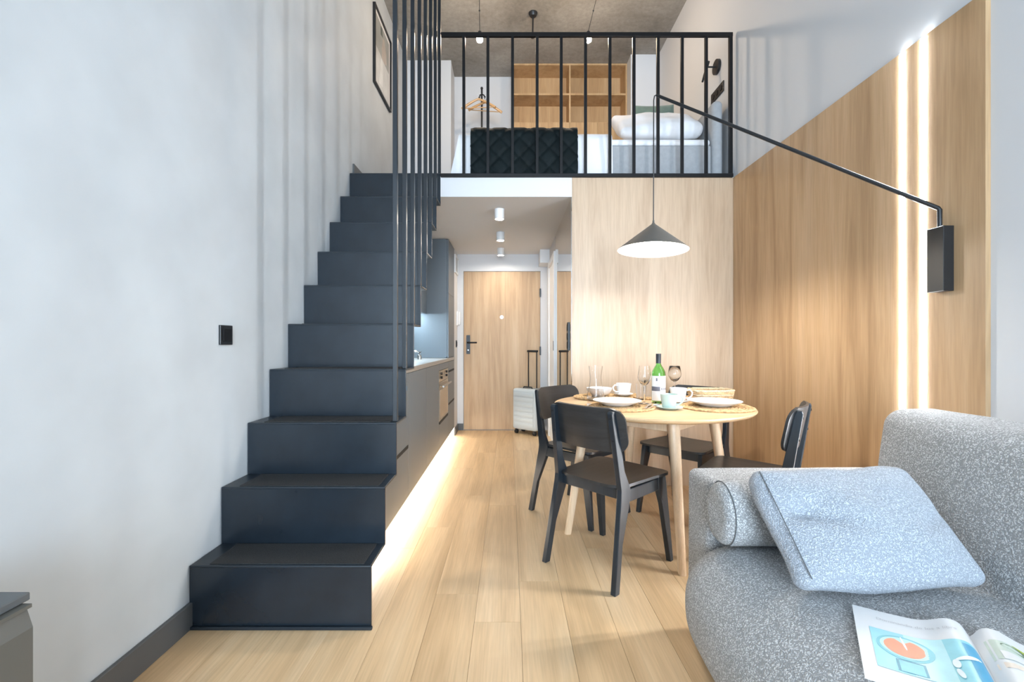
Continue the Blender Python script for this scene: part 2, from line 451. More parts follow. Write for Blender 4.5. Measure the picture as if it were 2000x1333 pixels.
# loft slab, bathroom box, soffit
struct(mk('floor_loft', join(box((SX, LY, LU), (BX, YF, LZ)), box((BX, LY + .018, LU), (XR, YF, LZ))), M['white']), 'white loft floor slab over the corridor')
struct(mk('floor_landing', box((XL, LY + .012, LU), (SX, YF, LZ)), M['white']), 'loft floor at the top of the stairs')
struct(mk('wall_bathroom', box((BX, LY + .018, 0), (XR, YF, LU)), M['white']), 'white bathroom block wall along the corridor')
ww = struct(mk('wall_panelled', box((BX, LY, 0.0), (XR - .019, LY + .018, LZ - .012), 0.001, 1), M['panelwash']), 'oak clad wall behind the dining table')
struct(mk('trim_1', box((BX - .115, 5.50, 2.08), (BX, YF, LU)), M['trimwhite']), 'white soffit box above the bathroom door')
# loft back wall pieces
struct(mk('wall_loft_left', box((XL, 5.46, LZ), (-0.70, YF, ZC)), M['white']), 'white chimney breast at the loft left')
struct(mk('wall_loft_right', box((1.425, 5.35, LZ), (XR, YF, ZC)), M['white']), 'white pier beside the loft shelves')
struct(mk('wall_kitchen_end', box((XL, 5.45, 0), (-.662, YF, LU)), M['white']), 'white wall stub past the kitchen')
# baseboards
BBM = plain('charcoal_baseboard', (0.085, 0.088, 0.090), 0.4)
struct(mk('baseboard_left', box((XL, YB, 0), (XL + .016, D1 + .004, .10), .002, 1), BBM), 'charcoal baseboard along the left wall')
struct(mk('baseboard_entry', box((-.662, YF - .016, 0), (DX0, YF, .085), .002, 1), BBM), 'charcoal baseboard by the entrance door')
struct(mk('baseboard_kitchen', box((-.662, 5.46, 0), (-.648, YF - .016, .085), .002, 1), BBM), 'charcoal baseboard past the kitchen')
struct(mk('baseboard_loft', box((XL, LY + .07, LZ + .022), (XL + .014, 5.46, LZ + .125), .002, 1), BBM), 'charcoal baseboard on the loft')
# bathroom door in the corridor
d2 = struct(mk('door_2', box((BX - .006, 4.83, .005), (BX + .0, 5.42, 2.0)), M['trimwhite']), 'white bathroom door in the corridor')
mk('door_frame', join(box((BX - .022, 4.75, 0), (BX, 4.83, 2.07), .002, 1), box((BX - .022, 5.42, 0), (BX, 5.49, 2.07), .002, 1), box((BX - .022, 4.83, 2.0), (BX, 5.42, 2.07), .002, 1)), M['trimwhite'], d2)
mk('strike_plate', box((BX - .026, 4.775, 1.03), (BX - .022, 4.80, 1.13)), M['black'], d2)

# right wall: oak panels with two LED profiles let in
PX = XR - .019
wp = bpy.data.objects.new('wall_cladding', None); COL.objects.link(wp); wp.location = (XR - .01, 2.6, 0)
struct(wp, 'warm oak wall panelling beside the table')
L1, L2, LW = 2.011, 1.909, 0.013
for (a, b_) in ((1.658, L2 - LW), (L2 + LW, L1 - LW), (L1 + LW, LY)):
    mk('panel', box((PX, a, 0), (XR, b_, LZ - .012), .0008, 1), M['panel'], wp)
for i, yy in enumerate((L1, L2)):
    t = thing('led_strip', ['cool white vertical light strip in the oak panelling, farther one', 'cool white vertical light strip beside the black wall lamp box'][i], 'light strip', (PX, yy, 0), 0, 'vertical light strips')
    mk('profile', box((PX + .004, yy - LW + .0008, 0.02), (XR, yy + LW - .0008, LZ - .013)), M['trimwhite'], t)
    mk('diffuser', box((PX - .003, yy - LW + .001, 0.02), (PX + .004, yy + LW - .001, LZ - .013), .002, 1), M['led'], t)

# ================================================================== STAIRS
st = thing('staircase', 'black folded steel staircase rising along the pale wall', 'staircase', ((XL + SX) / 2, D1, 0))
PT = 0.010
for k in range(10):
    y0 = D1 + GO * k; z0 = RI * k; z1 = RI * (k + 1)
    mk('riser', box((XL + .003, y0, z0 + (0 if k == 0 else -PT + .0005)), (SX, y0 + PT, z1 - .0005), .0015, 1), M['steelmark'], st)
    if k < 9:
        tr = mk('tread', box((XL + .003, y0 - .001, z1 - PT), (SX, y0 + GO + PT, z1), .0035, 2), M['steel'], st)
        mk('tread_mat', box((XL + .075, y0 + .012, z1), (SX - .032, y0 + GO - .006, z1 + .0025)), plain('black_grit_mat', (0.020, 0.021, 0.022), 0.75, vary=0.6, vscale=300, bump=(500, 0.8, 0.002)) if k == 0 else bpy.data.materials['black_grit_mat'], tr)
    else:
        mk('tread', box((XL + .003, y0 - .001, z1 - PT), (SX, y0 + .16, z1), .002, 1), M['steel'], st)
mk('foot_strip', box((XL + .003, D1 - .014, 0), (SX + .006, D1, .012), .002, 1), M['steel'], st)
sb = thing('stair_balustrade', 'tall black steel bars screening the open side of the stairs', 'balustrade', (SX - .014, 2.9, RI * 3))
for k in range(2, 10):
    yy = 2.197 + .1972 * (k - 2); zz = RI * (k + 1)
    mk('bar', box((SX - .027, yy - .011, zz + .0004), (SX - .005, yy + .011, ZC), .002, 1), M['bar'], sb)

# loft railing
lr = thing('loft_railing', 'black steel railing along the loft edge', 'railing', (.58, LY + .0, LZ))
ry0, ry1 = LY - .012, LY + .012
mk('bottom_rail', box((SX + .003, ry0 - .006, LZ - .012), (PX - .006, ry1, LZ + .016), .002, 1), M['rail'], lr)
mk('top_rail', box((SX + .003, ry0, 3.478), (PX - .006, ry1, 3.51), .002, 1), M['rail'], lr)
px_x = lambda px, Y: (px - 995.0) * Y / F
for px in (906, 953, 1001, 1049, 1096, 1143.5, 1191, 1238, 1285, 1332, 1379):
    xx = px_x(px, LY)
    mk('baluster', box((xx - .011, LY - .011, LZ + .014), (xx + .011, LY + .011, 3.48), .001, 1), M['rail'], lr)
mk('post', box((PX - .034, LY - .013, LZ + .014), (PX - .008, LY + .013, 3.48), .002, 1), M['rail'], lr)

# ================================================================== KITCHEN
KX = -0.66; KT = 0.91
def front(y0, y1, z0, z1, parent, name='drawer_front'):
    return mk(name, box((KX - .018, y0 + .0012, z0 + .0012), (KX, y1 - .0012, z1 - .0012), .001, 1), M['kitchen'], parent)
def grip(y0, y1, z, parent):
    mk('grip_slot', box((KX - .004, y0, z - .011), (KX + .002, y1, z + .011)), M['seam'], parent)
def unit(y0, y1, label, z1=KT):
    t = thing('base_cabinet', label, 'cabinet', ((XL + KX) / 2, (y0 + y1) / 2, .10), 0, 'grey kitchen base cabinets')
    mk('body', box((XL + .012, y0 + .0005, .10), (KX - .019, y1 - .0005, z1)), M['kitchen'], t)
    return t
t = unit(2.165, 2.36, 'low grey cabinet end tucked under the stairs', .70); front(2.165, 2.36, .10, .70, t, 'door')
t = unit(2.36, 2.98, 'grey base cabinet nearest the stairs with low grip slot')
f = front(2.36, 2.98, .43, KT, t); mk('sticker', box((KX, 2.87, .80), (KX + .0012, 2.93, .83)), plain('blue_sticker', (.10, .22, .36), .5), f)
f = front(2.36, 2.98, .10, .43, t); grip(2.66, 2.965, .432, f)
t = unit(2.98, 3.62, 'plain grey base cabinet in the middle of the run, nearer'); front(2.98, 3.62, .10, KT, t, 'door')
t = unit(3.62, 4.27, 'plain grey base cabinet beside the oven'); front(3.62, 4.27, .10, KT, t, 'door')
t = unit(4.91, 5.45, 'grey drawer cabinet next to the entrance')
f = front(4.91, 5.45, .445, .80, t); grip(4.93, 5.43, .446, f)
f = front(4.91, 5.45, .80, KT, t); grip(4.93, 5.43, .80, f)
front(4.91, 5.45, .10, .445, t)
# oven
ov = thing('oven', 'built-in steel oven with two pairs of knobs', 'oven', ((XL + KX) / 2, 4.59, .10))
mk('housing', box((XL + .012, 4.272, .10), (KX - .019, 4.908, KT)), M['kitchen'], ov)
f = front(4.27, 4.91, .10, .345, ov); grip(4.29, 4.89, .347, f)
front(4.27, 4.91, .845, KT, ov, 'filler_panel')
cp = mk('control_panel', box((KX - .018, 4.275, .735), (KX, 4.905, .843), .001, 1), M['ovensteel'], ov)
for yy, zz in ((4.40, .775), (4.40, .812), (4.75, .775), (4.75, .812)):
    mk('knob', prism([(yy + .015 * math.cos(a * .785), zz + .013 * math.sin(a * .785)) for a in range(8)], 0, KX, KX + .014), M['rubber'], cp)
dr = mk('oven_door', box((KX - .018, 4.275, .362), (KX, 4.905, .732), .001, 1), M['ovensteel'], ov)
mk('glass_pane', box((KX - .001, 4.32, .385), (KX + .002, 4.86, .655)), M['ovenglass'], dr)
mk('handle', join(tube([(KX + .035, 4.31, .695), (KX + .035, 4.87, .695)], .009, 8), tube([(KX, 4.35, .695), (KX + .035, 4.35, .695)], .006, 8), tube([(KX, 4.83, .695), (KX + .035, 4.83, .695)], .006, 8)), M['ovensteel'], dr, smooth=True)
wt = tag(mk('worktop', box((XL + .004, 2.56, KT + .001), (KX + .004, 5.449, KT + .036), .002, 1), M['worktop']), 'thin pale worktop over the grey base cabinets', 'worktop')
pl = tag(mk('kitchen_plinth', box((XL + .02, 2.20, 0.0), (KX - .07, 5.44, .10)), plain('dark_plinth', (.16, .16, .165), .5)), 'recessed plinth under the kitchen cabinets', 'plinth')
tl = tag(mk('plinth_light', box((KX - .068, 2.20, .078), (KX - .052, 5.43, .098)), M['ledwarm']), 'warm light strip hidden under the kitchen cabinets', 'light strip')
# tall cabinet on the worktop
tc = thing('tall_cabinet', 'tall grey cabinet standing on the worktop end', 'cabinet', ((XL + KX) / 2, 5.2, KT + .036))
mk('body', prism(roundrect((KX - .019 - XL - .004) / 2, (LU - KT - .04) / 2, .02, 4, (XL + .004 + KX - .019) / 2, (LU + KT + .036) / 2), 1, 4.94, 5.448), M['kitchen'], tc)
front(4.942, 5.448, KT + .04, 1.65, tc, 'door'); front(4.942, 5.448, 1.65, LU - .004, tc, 'door')
for i, (a, b_) in enumerate(((3.74, 4.34), (4.34, 4.938))):
    t = thing('wall_cabinet', ['grey wall cabinet above the worktop, hidden mostly by stair bars', 'grey wall cabinet above the worktop touching the tall cabinet'][i], 'cabinet', (-1.07, (a + b_) / 2, 1.43), 0, 'grey kitchen wall cabinets')
    mk('body', box((XL + .003, a + .0005, 1.43), (-.919, b_ - .0005, LU - .002)), M['kitchen'], t)
    mk('door', box((-.918, a + .001, 1.425), (-.90, b_ - .001, LU - .003), .001, 1), M['kitchen'], t)
tag(mk('worktop_light', box((-1.05, 3.76, 1.418), (-1.02, 4.92, 1.4298)), M['ledkitchen']), 'cool light strip under the kitchen wall cabinet', 'light strip')
tag(mk('backsplash', box((XL + .0005, 2.97, KT + .037), (XL + .003, 4.938, 1.43)), M['kitchen']), 'smooth grey backsplash behind the worktop', 'backsplash')
fa = thing('faucet', 'small chrome faucet on the kitchen worktop', 'faucet', (-1.00, 4.62, KT + .036))
mk('base', lathe([(.024, 0), (.024, .006), (.016, .012), (.014, .05)], (-1.00, 4.62, KT + .036), 16), M['chrome'], fa, smooth=True)
mk('spout', tube([(-1.0, 4.62, KT + .07), (-1.0, 4.62, KT + .10), (-.985, 4.62, KT + .115), (-.93, 4.62, KT + .112), (-.90, 4.62, KT + .095)], .011, 10), M['chrome'], fa, smooth=True)
mk('lever', tube([(-1.0, 4.62, KT + .10), (-1.0, 4.66, KT + .13)], .006, 8), M['chrome'], fa, smooth=True)
so = thing('soap_dispenser', 'small grey pump bottle beside the faucet', 'bottle', (-.89, 4.50, KT + .036))
mk('bottle', lathe([(.020, 0), (.021, .03), (.016, .045), (.006, .05)], (-.89, 4.50, KT + .036), 16), M['ovensteel'], so, smooth=True)
mk('pump', tube([(-.89, 4.5, KT + .08), (-.89, 4.5, KT + .11), (-.865, 4.5, KT + .112)], .004, 8), M['rubber'], so)
# wall stub fittings
fb = thing('fuse_box', 'white framed fuse box high beside the entrance door', 'fuse box', (-.66, 5.62, 1.96))
mk('frame', join(box((-.662, 5.47, 1.96), (-.645, 5.77, 1.985)), box((-.662, 5.47, 2.155), (-.645, 5.77, 2.18)), box((-.662, 5.47, 1.985), (-.645, 5.495, 2.155)), box((-.662, 5.745, 1.985), (-.645, 5.77, 2.155))), M['trimwhite'], fb)
mk('lid', box((-.662, 5.4955, 1.9855), (-.654, 5.7445, 2.1545)), plain('grey_lid', (.45, .46, .47), .4), fb)
ic = thing('intercom', 'white intercom handset on the wall by the door', 'intercom', (-.65, 5.73, 1.33))
mk('base', box((-.662, 5.69, 1.33), (-.640, 5.77, 1.51), .004, 2), M['trimwhite'], ic)
mk('handset', box((-.640, 5.705, 1.335), (-.615, 5.74, 1.505), .008, 2), M['trimwhite'], ic)
def switch(name, label, x, y, z, nx, gang=1, vertical=False, group=None):
    t = thing(name, label, 'switch' if 'switch' in name else 'socket', (x, y, z))
    s = .085; L = s * gang if gang == 1 else .0713 * (gang - 1) + s
    hy, hz = (s / 2, L / 2) if vertical else (L / 2, s / 2)
    x0, x1 = sorted((x, x + nx * .009))
    mk('frame', box((x0, y - hy, z - hz), (x1, y + hy, z + hz), .002, 2), M['black'], t)
    for g in range(gang):
        o = (g - (gang - 1) / 2) * .0713
        yy, zz = (y, z + o) if vertical else (y + o, z)
        a, b_ = sorted((x + nx * .009, x + nx * .013))
        if 'switch' in name: mk('rocker', box((a, yy - .028, zz - .028), (b_, yy + .028, zz + .028), .002, 1), M['rail'], t)
        else: mk('socket_insert', prism([(yy + .022 * math.cos(q * math.pi / 8), zz + .022 * math.sin(q * math.pi / 8)) for q in range(16)], 0, a, b_), M['rail'], t)
    return t
switch('light_switch', 'square black light switch on the pale wall left of the stairs', XL, 1.985, 1.138, 1)
switch('wall_switch', 'small dark switch beside the entrance door', -.662, 5.66, 1.10, 1)
switch('switch_strip', 'black strip of three switches on the mirror edge', BX - .005, 3.70, 1.16, -1, 3, True)
switch('socket_strip', 'black row of three sockets on the wall above the bed', XR, 3.83, 3.21, -1, 3)

# mirror along the corridor
mr = tag(mk('corridor_mirror', box((BX - .005, LY + .004, .02), (BX - .0002, 4.745, LU - .004)), M['mirror']), 'tall wall mirror reflecting the entrance door', 'mirror')

# ceiling spots in the corridor
for i, (xx, yy) in enumerate(((-.085, 3.86), (-.092, 4.66), (-.105, 5.44))):
    t = thing('ceiling_spot', ['white cylinder ceiling spot nearest the loft edge', 'white cylinder ceiling spot in the middle of the corridor', 'white cylinder ceiling spot nearest the entrance door'][i], 'ceiling light', (xx, yy, LU - .085), 0, 'corridor ceiling spots')
    mk('housing', lathe_shell([(.034, .012), (.034, .001), (.041, 0), (.042, .085), (1e-6, .085)], (xx, yy, LU - .085), 24), M['trimwhite'], t, smooth=True)
    mk('lamp', lathe([(1e-6, .006), (.034, .006), (.034, .013), (1e-6, .013)], (xx, yy, LU - .085), 20), M['spot'], t)

# ================================================================== ENTRANCE: SUITCASE
su = thing('suitcase', 'pale grey ribbed cabin suitcase by the entrance door', 'suitcase', (.237, 5.577, 0), math.atan2(.66, -.75) - math.pi)
# local: x along the wide face, y depth (front face at -y), built standing on z = 0
def ribs(P):
    f_ = 0.0
    if abs(P.y) > .08 and abs(P.x) < .15: f_ = 0.0
    return P + Vector((0, math.copysign(f_, P.y), 0))
for sgn in (-1, 1):
    def half(P, s=sgn):
        P = ribs(P); return Vector((P.x, P.y * 1.0, P.z))
    sh = soft_box((.37, .20, .50), .035, (0.0, .004, 0), 5, 40, post=half)
    v = [(p[0], max(p[1], .006) if sgn > 0 else min(p[1], -.006), p[2] + .305) for p in sh[0]]
    mk('shell', (v, sh[1]), M['case'], su, world=False, smooth=True)
for q in range(7):
    zq = .098 + .0605 * q
    mk('rib', box((-.150, -.1085, zq), (.150, -.101, zq + .047), .004, 2), M['case'], su, world=False, smooth=True)
band = soft_box((.374, .204, .504), .036, (0, 0, 0), 5, 8)
mk('zip_band', ([(p[0], max(-.0085, min(.0085, p[1])), p[2] + .305) for p in band[0]], band[1]), M['rubber'], su, world=False)
for xx in (-.14, .14):
    for yy in (-.065, .065):
        w = mk('wheel', join(prism([(yy + .024 * math.cos(a * math.pi / 8), .0245 + .024 * math.sin(a * math.pi / 8)) for a in range(16)], 0, xx - .016, xx - .003),
             prism([(yy + .024 * math.cos(a * math.pi / 8), .0245 + .024 * math.sin(a * math.pi / 8)) for a in range(16)], 0, xx + .003, xx + .016)), M['rubber'], su, world=False)
        mk('fork', box((xx - .010, yy - .018, .03), (xx + .010, yy + .018, .066), .004, 1), M['rubber'], w, world=False)
hd = mk('telescopic_handle', join(tube([(-.065, .075, .54), (-.065, .075, .99), (-.058, .075, 1.005)], .0075, 8), tube([(.065, .075, .54), (.065, .075, .99), (.058, .075, 1.005)], .0075, 8)), M['rubber'], su, world=False, smooth=True)
mk('handle_grip', box((-.078, .058, .995), (.078, .092, 1.022), .008, 2), M['rubber'], hd, world=False, smooth=True)
mk('carry_handle', tube([(-.07, -.02, .552), (-.06, -.02, .572), (.06, -.02, .572), (.07, -.02, .552)], .008, 8), M['rubber'], su, world=False, smooth=True)

# ================================================================== DINING TABLE
TX, TY, TZ, TR = .815, 2.648, .75, .553
tb = thing('dining_table', 'round pale ash dining table on four splayed legs', 'table', (TX, TY, 0))
mk('table_top', lathe([(1e-6, -.030), (TR - .045, -.030), (TR - .012, -.020), (TR - .002, -.012), (TR, -.007), (TR - .003, -.001), (TR - .008, 0), (1e-6, 0)], (TX, TY, TZ), 96), M['tablewood'], tb, smooth=True, sharp=30)
ap = []
for k in range(4):
    a = R(-90 + 90 * k + 1)
    d = Vector((math.cos(a), math.sin(a), 0)); s = Vector((-d.y, d.x, 0))
    sec = []
    for i in range(13):
        q = i / 12; r0 = .365 + (.477 - .365) * q; z = .72 * (1 - q)
        wdt = .040 - .016 * q; thk = .028 - .009 * q
        sec.append((d * r0 + Vector((TX, TY, z)), wdt, thk))
    V, Fs = [], []
    for (c, wdt, thk) in sec:
        for j in range(16):
            b_ = 2 * math.pi * j / 16
            cx, cy = math.cos(b_), math.sin(b_)
            ex = math.copysign(abs(cx) ** .7, cx); ey = math.copysign(abs(cy) ** .7, cy)
            V.append(tuple(c + s * (wdt * .72 * ex) + d * (thk * ey)))
    for i in range(12):
        for j in range(16):
            Fs.append((i * 16 + j, i * 16 + (j + 1) % 16, (i + 1) * 16 + (j + 1) % 16, (i + 1) * 16 + j))
    Fs.append(tuple(range(16))); Fs.append(tuple(range(12 * 16 + 15, 12 * 16 - 1, -1)))
    mk('leg', (V, Fs), M['legwood'], tb, smooth=True, sharp=50)
for k in range(4):
    a0, a1 = R(-90 + 90 * k + 1), R(90 * k + 1)
    p0 = Vector((TX + .35 * math.cos(a0), TY + .35 * math.sin(a0), 0)); p1 = Vector((TX + .35 * math.cos(a1), TY + .35 * math.sin(a1), 0))
    t_ = (p1 - p0).normalized(); n_ = Vector((t_.y, -t_.x, 0))
    L = (p1 - p0).length
    vf = box((0.02, -.011, .655), (L - .02, .011, .7205), .002, 1)
    mtx = Matrix(((t_.x, n_.x, 0, p0.x), (t_.y, n_.y, 0, p0.y), (0, 0, 1, 0), (0, 0, 0, 1)))
    mk('apron', xform(vf, mtx), M['legwood'], tb)

# ================================================================== CHAIRS
def make_chair():
    t = thing('dining_chair', '', 'chair', (0, 0, 0))
    hx = lambda z: .207 - .045 * z
    def sidepoly(poly, s, thick, bev):
        v, f = prism(poly, 0, -thick / 2, thick / 2, bev)
        return [(p[0] + s * hx(p[2]), p[1], p[2]) for p in v], f
    rear = [(-.262, 0), (-.228, 0), (-.190, .20), (-.125, .365), (-.112, .437), (-.152, .52), (-.203, .78), (-.212, .797), (-.232, .797), (-.237, .785), (-.186, .44), (-.190, .40)]
    frontp = [(.243, 0), (.216, 0), (.160, .30), (.132, .378), (.132, .437), (.200, .437), (.206, .40)]
    for s in (-1, 1):
        mk('leg', sidepoly(rear, s, .026, .003), M['blackwoodz'], t, world=False)
        mk('leg', sidepoly(frontp, s, .026, .003), M['blackwoodz'], t, world=False)
        mk('side_rail', sidepoly([(-.125, .376), (.14, .376), (.14, .432), (-.125, .432)], s, .020, .003), M['blackwoodz'], t, world=False)
    mk('front_rail', box((-.185, .150, .385), (.185, .170, .434), .003, 1), M['blackwoodz'], t, world=False)
    mk('back_rail', box((-.185, -.155, .385), (.185, -.137, .434), .003, 1), M['blackwoodz'], t, world=False)
    # seat: rounded trapezoid plywood, lightly dished
    def seat(u, v):
        y = -.178 + .408 * v
        hw = .188 + .034 * v
        r = .055
        for (e, yy) in ((0, y + .178), (1, .23 - y)):
            if yy < r: hw -= r - math.sqrt(max(0, r * r - (r - yy) ** 2))
        x_ = (2 * u - 1) * hw
        z = .452 - .010 * (1 - (x_ / .2) ** 2) * (1 - ((y + .02) / .22) ** 2) + .004 * (abs(x_) / .2) ** 3
        return (x_, y, z)
    mk('seat', sheet(seat, 24, 28, .013), M['blackwood'], t, world=False, smooth=True, sharp=50)
    def back(u, v):
        z = .602 + .205 * v
        hw = .222; r = .060; zz = min(z - .602, .807 - z)
        if zz < r: hw -= r - math.sqrt(max(0, r * r - (r - zz) ** 2))
        x_ = (2 * u - 1) * hw
        yb = -.150 - .148 * (z - .50) * 1.32
        return (x_, yb - .026 + .9 * x_ * x_ - .004, z)
    v, f = sheet(back, 28, 18, .013)
    br = mk('backrest', (v, f), M['blackwood2'], t, world=False, smooth=True, sharp=50)
    for s in (-1, 1):
        for z in (.665, .765):
            yy = -.150 - .148 * (z - .50) * 1.32 - .030
            p = Vector((s * hx(z), -.186 - .148 * (z - .44), z))
            mk('screw', prism([(p.x + .006 * math.cos(a * .785), z + .006 * math.sin(a * .785)) for a in range(8)], 1, p.y - .003, p.y + .004), M['black'], t, world=False)
    return t
M['blackwood2'] = wood('black_stained_ash_back', 0, (0.016, 0.017, 0.018), (0.025, 0.026, 0.028), (0.038, 0.039, 0.041), 0.36, across=22.0, rnd=False)
chair = make_chair()
chair_spots = [((.505, 2.313), (.742, .671), 'black wooden chair in front of the table, its back towards the room'),
               ((.465, 2.99), (.707, -.707), 'black wooden chair at the table nearest the suitcase'),
               ((1.155, 2.985), (-.742, -.671), 'black wooden chair behind the table against the oak clad wall'),
               ((1.243, 2.328), (-.78, .62), 'black wooden chair right of the table behind the sofa arm')]
for i, (p, d, lab) in enumerate(chair_spots):
    c = chair if i == 0 else copy_tree(chair)
    c.location = (p[0], p[1], 0); c.rotation_euler = (0, 0, math.atan2(d[1], d[0]) - math.pi / 2)
    tag(c, lab, 'chair', 'black chairs around the dining table')

# ================================================================== ON THE TABLE
def placemat(x_, y_, label, z=TZ, r=.19):
    prof = [(1e-6, 0), (r - .004, 0)]
    n = 11
    for i in range(n * 4, -1, -1):
        q = i / (n * 4)
        prof.append((max(1e-6, r * q), .004 + .004 * abs(math.sin(math.pi * q * n)) + (.002 if q > .9 else 0)))
    def fr(rr, zz, a): return rr + (.0035 * math.sin(a * 42) if rr > r * .9 else 0)
    V, Fs = lathe(prof, (x_, y_, z + .0005), 84, fr)
    V = [(p[0], p[1], p[2] + (.0014 * math.sin(60 * math.atan2(p[1] - y_, p[0] - x_) + 140 * math.hypot(p[0] - x_, p[1] - y_)) if p[2] > z + .003 else 0)) for p in V]
    return tag(mk('placemat', (V, Fs), M['rope'], smooth=True), label, 'placemat', 'round woven placemats')
PM = .0105
placemat(.605, 2.505, 'round woven placemat under the front left plate')
placemat(1.128, 2.480, 'round woven placemat under the right plate at the table edge')
placemat(.605, 2.950, 'round woven placemat under the white bowl at the back left')
placemat(.985, 2.985, 'round woven placemat at the back right behind the bottle')
def plate(x_, y_, r, label):
    prof = [(1e-6, 0), (r * .56, 0), (r * .60, .004), (r * .97, .024), (r, .027), (r * .985, .0285), (r * .93, .0265), (r * .60, .0085), (r * .5, .006), (1e-6, .006)]
    return tag(mk('dinner_plate', lathe(prof, (x_, y_, TZ + PM), 64), M['porcelain'], smooth=True, sharp=60), label, 'plate', 'white dinner plates')
plate(.598, 2.535, .133, 'white dinner plate on the front left placemat')
plate(1.132, 2.515, .142, 'white dinner plate on the right placemat')
def bowl(x_, y_, r, h, label, z):
    prof = [(1e-6, 0), (r * .5, 0), (r * .78, h * .3), (r * .95, h * .7), (r, h), (r * .965, h), (r * .9, h * .7), (r * .72, h * .36), (r * .45, .008), (1e-6, .008)]
    return tag(mk('bowl', lathe(prof, (x_, y_, z), 48), M['porcelain'], smooth=True, sharp=60), label, 'bowl')
bowl(.588, 2.985, .084, .052, 'white deep bowl behind the glass carafe', TZ + PM)
def cup(x_, y_, z, r, h, mat, label, ha, cat='cup', sau=0.0):
    t = thing('coffee_cup', label, cat, (x_, y_, z))
    z1 = z + .0
    prof = [(1e-6, 0), (r * .68, 0), (r * .74, .004), (r * .88, h * .5), (r, h), (r * .95, h), (r * .83, h * .5), (r * .68, .008), (1e-6, .007)]
    mk('cup_body', lathe(prof, (x_, y_, z1), 40), mat, t, smooth=True, sharp=60)
    d = Vector((math.cos(ha), math.sin(ha), 0))
    c = Vector((x_, y_, z1))
    mk('handle', tube([c + d * r * .93 + Vector((0, 0, h * .84)), c + d * (r * 1.35) + Vector((0, 0, h * .88)), c + d * (r * 1.62) + Vector((0, 0, h * .68)), c + d * (r * 1.52) + Vector((0, 0, h * .42)), c + d * (r * 1.2) + Vector((0, 0, h * .27)), c + d * (r * .80) + Vector((0, 0, h * .25))], .0045, 8), mat, t, smooth=True)
    return t
def saucer(x_, y_, r, mat, label, z=TZ):
    prof = [(1e-6, 0), (r * .55, 0), (r * .62, .003), (r, .013), (r * .985, .0155), (r * .6, .007), (1e-6, .006)]
    return tag(mk('saucer', lathe(prof, (x_, y_, z + .0005), 48), mat, smooth=True, sharp=60), label, 'saucer')
saucer(.856, 2.435, .069, M['mint'], 'mint green saucer under the mint cup')
cup(.852, 2.435, TZ + .0085, .045, .073, M['mint'], 'mint green coffee cup in front of the wine bottle', R(-8))
saucer(.748, 2.985, .062, M['porcelain'], 'white saucer under the cup left of the glasses', TZ + PM)
cup(.748, 2.985, TZ + PM + .0085, .050, .072, M['porcelain'], 'white coffee cup left of the wine glasses', R(200))
saucer(1.000, 2.700, .062, M['porcelain'], 'white saucer under the cup right of the bottle')
cup(1.000, 2.700, TZ + .0085, .049, .080, M['porcelain'], 'white coffee cup just right of the wine bottle', R(-12))

def wine_glass(x_, y_, h, r, label):
    TZ = .75 + PM
    t = thing('wine_glass', label, 'wine glass', (x_, y_, TZ), 0, 'stemmed wine glasses')
    zb = h * .47
    mk('bowl', lathe_shell([(1e-6, zb), (.006, zb), (r * .55, zb + .012), (r * .95, zb + .038), (r, zb + .052), (r * .78, h), (r * .755, h), (r * .97, zb + .052), (r * .92, zb + .039), (r * .5, zb + .014), (1e-6, zb + .006)], (x_, y_, TZ), 32), M['clear'], t, smooth=True, sharp=80)
    mk('stem', lathe([(1e-6, .0005), (.034, .0005), (.034, .002), (.010, .005), (.0042, .012), (.0036, zb * .6), (.0055, zb - .0005), (1e-6, zb - .0005)], (x_, y_, TZ), 28), M['clear'], t, smooth=True, sharp=60)
    return t
wine_glass(.765, 2.585, .215, .037, 'clear stemmed wine glass just left of the wine bottle')
wine_glass(1.075, 2.965, .195, .042, 'clear stemmed wine glass right of the wine bottle, behind the white cup')
def tumbler(x_, y_, r, h, label, TZ=TZ):
    prof = [(1e-6, 0), (r * .88, 0), (r * .92, .003), (r, h), (r * .95, h), (r * .87, .008), (1e-6, .008)]
    return tag(mk('tumbler', lathe_shell(prof, (x_, y_, TZ + .0005), 32), M['clear'], smooth=True, sharp=60), label, 'glass')
tumbler(.826, 2.86, .031, .100, 'straight clear water glass left of the wine bottle')
tumbler(.905, 2.94, .033, .090, 'clear water glass half hidden behind the wine bottle', TZ + PM)
ca = [(1e-6, 0), (.050, 0), (.054, .006), (.052, .030), (.036, .105), (.0345, .135), (.043, .205), (.0415, .205), (.033, .135), (.0345, .105), (.0505, .031), (.051, .010), (1e-6, .008)]
tag(mk('carafe', lathe_shell(ca, (.530, 2.800, TZ + .0085), 40), M['clear'], smooth=True, sharp=70), 'clear glass carafe with narrow waist at the table left', 'carafe')
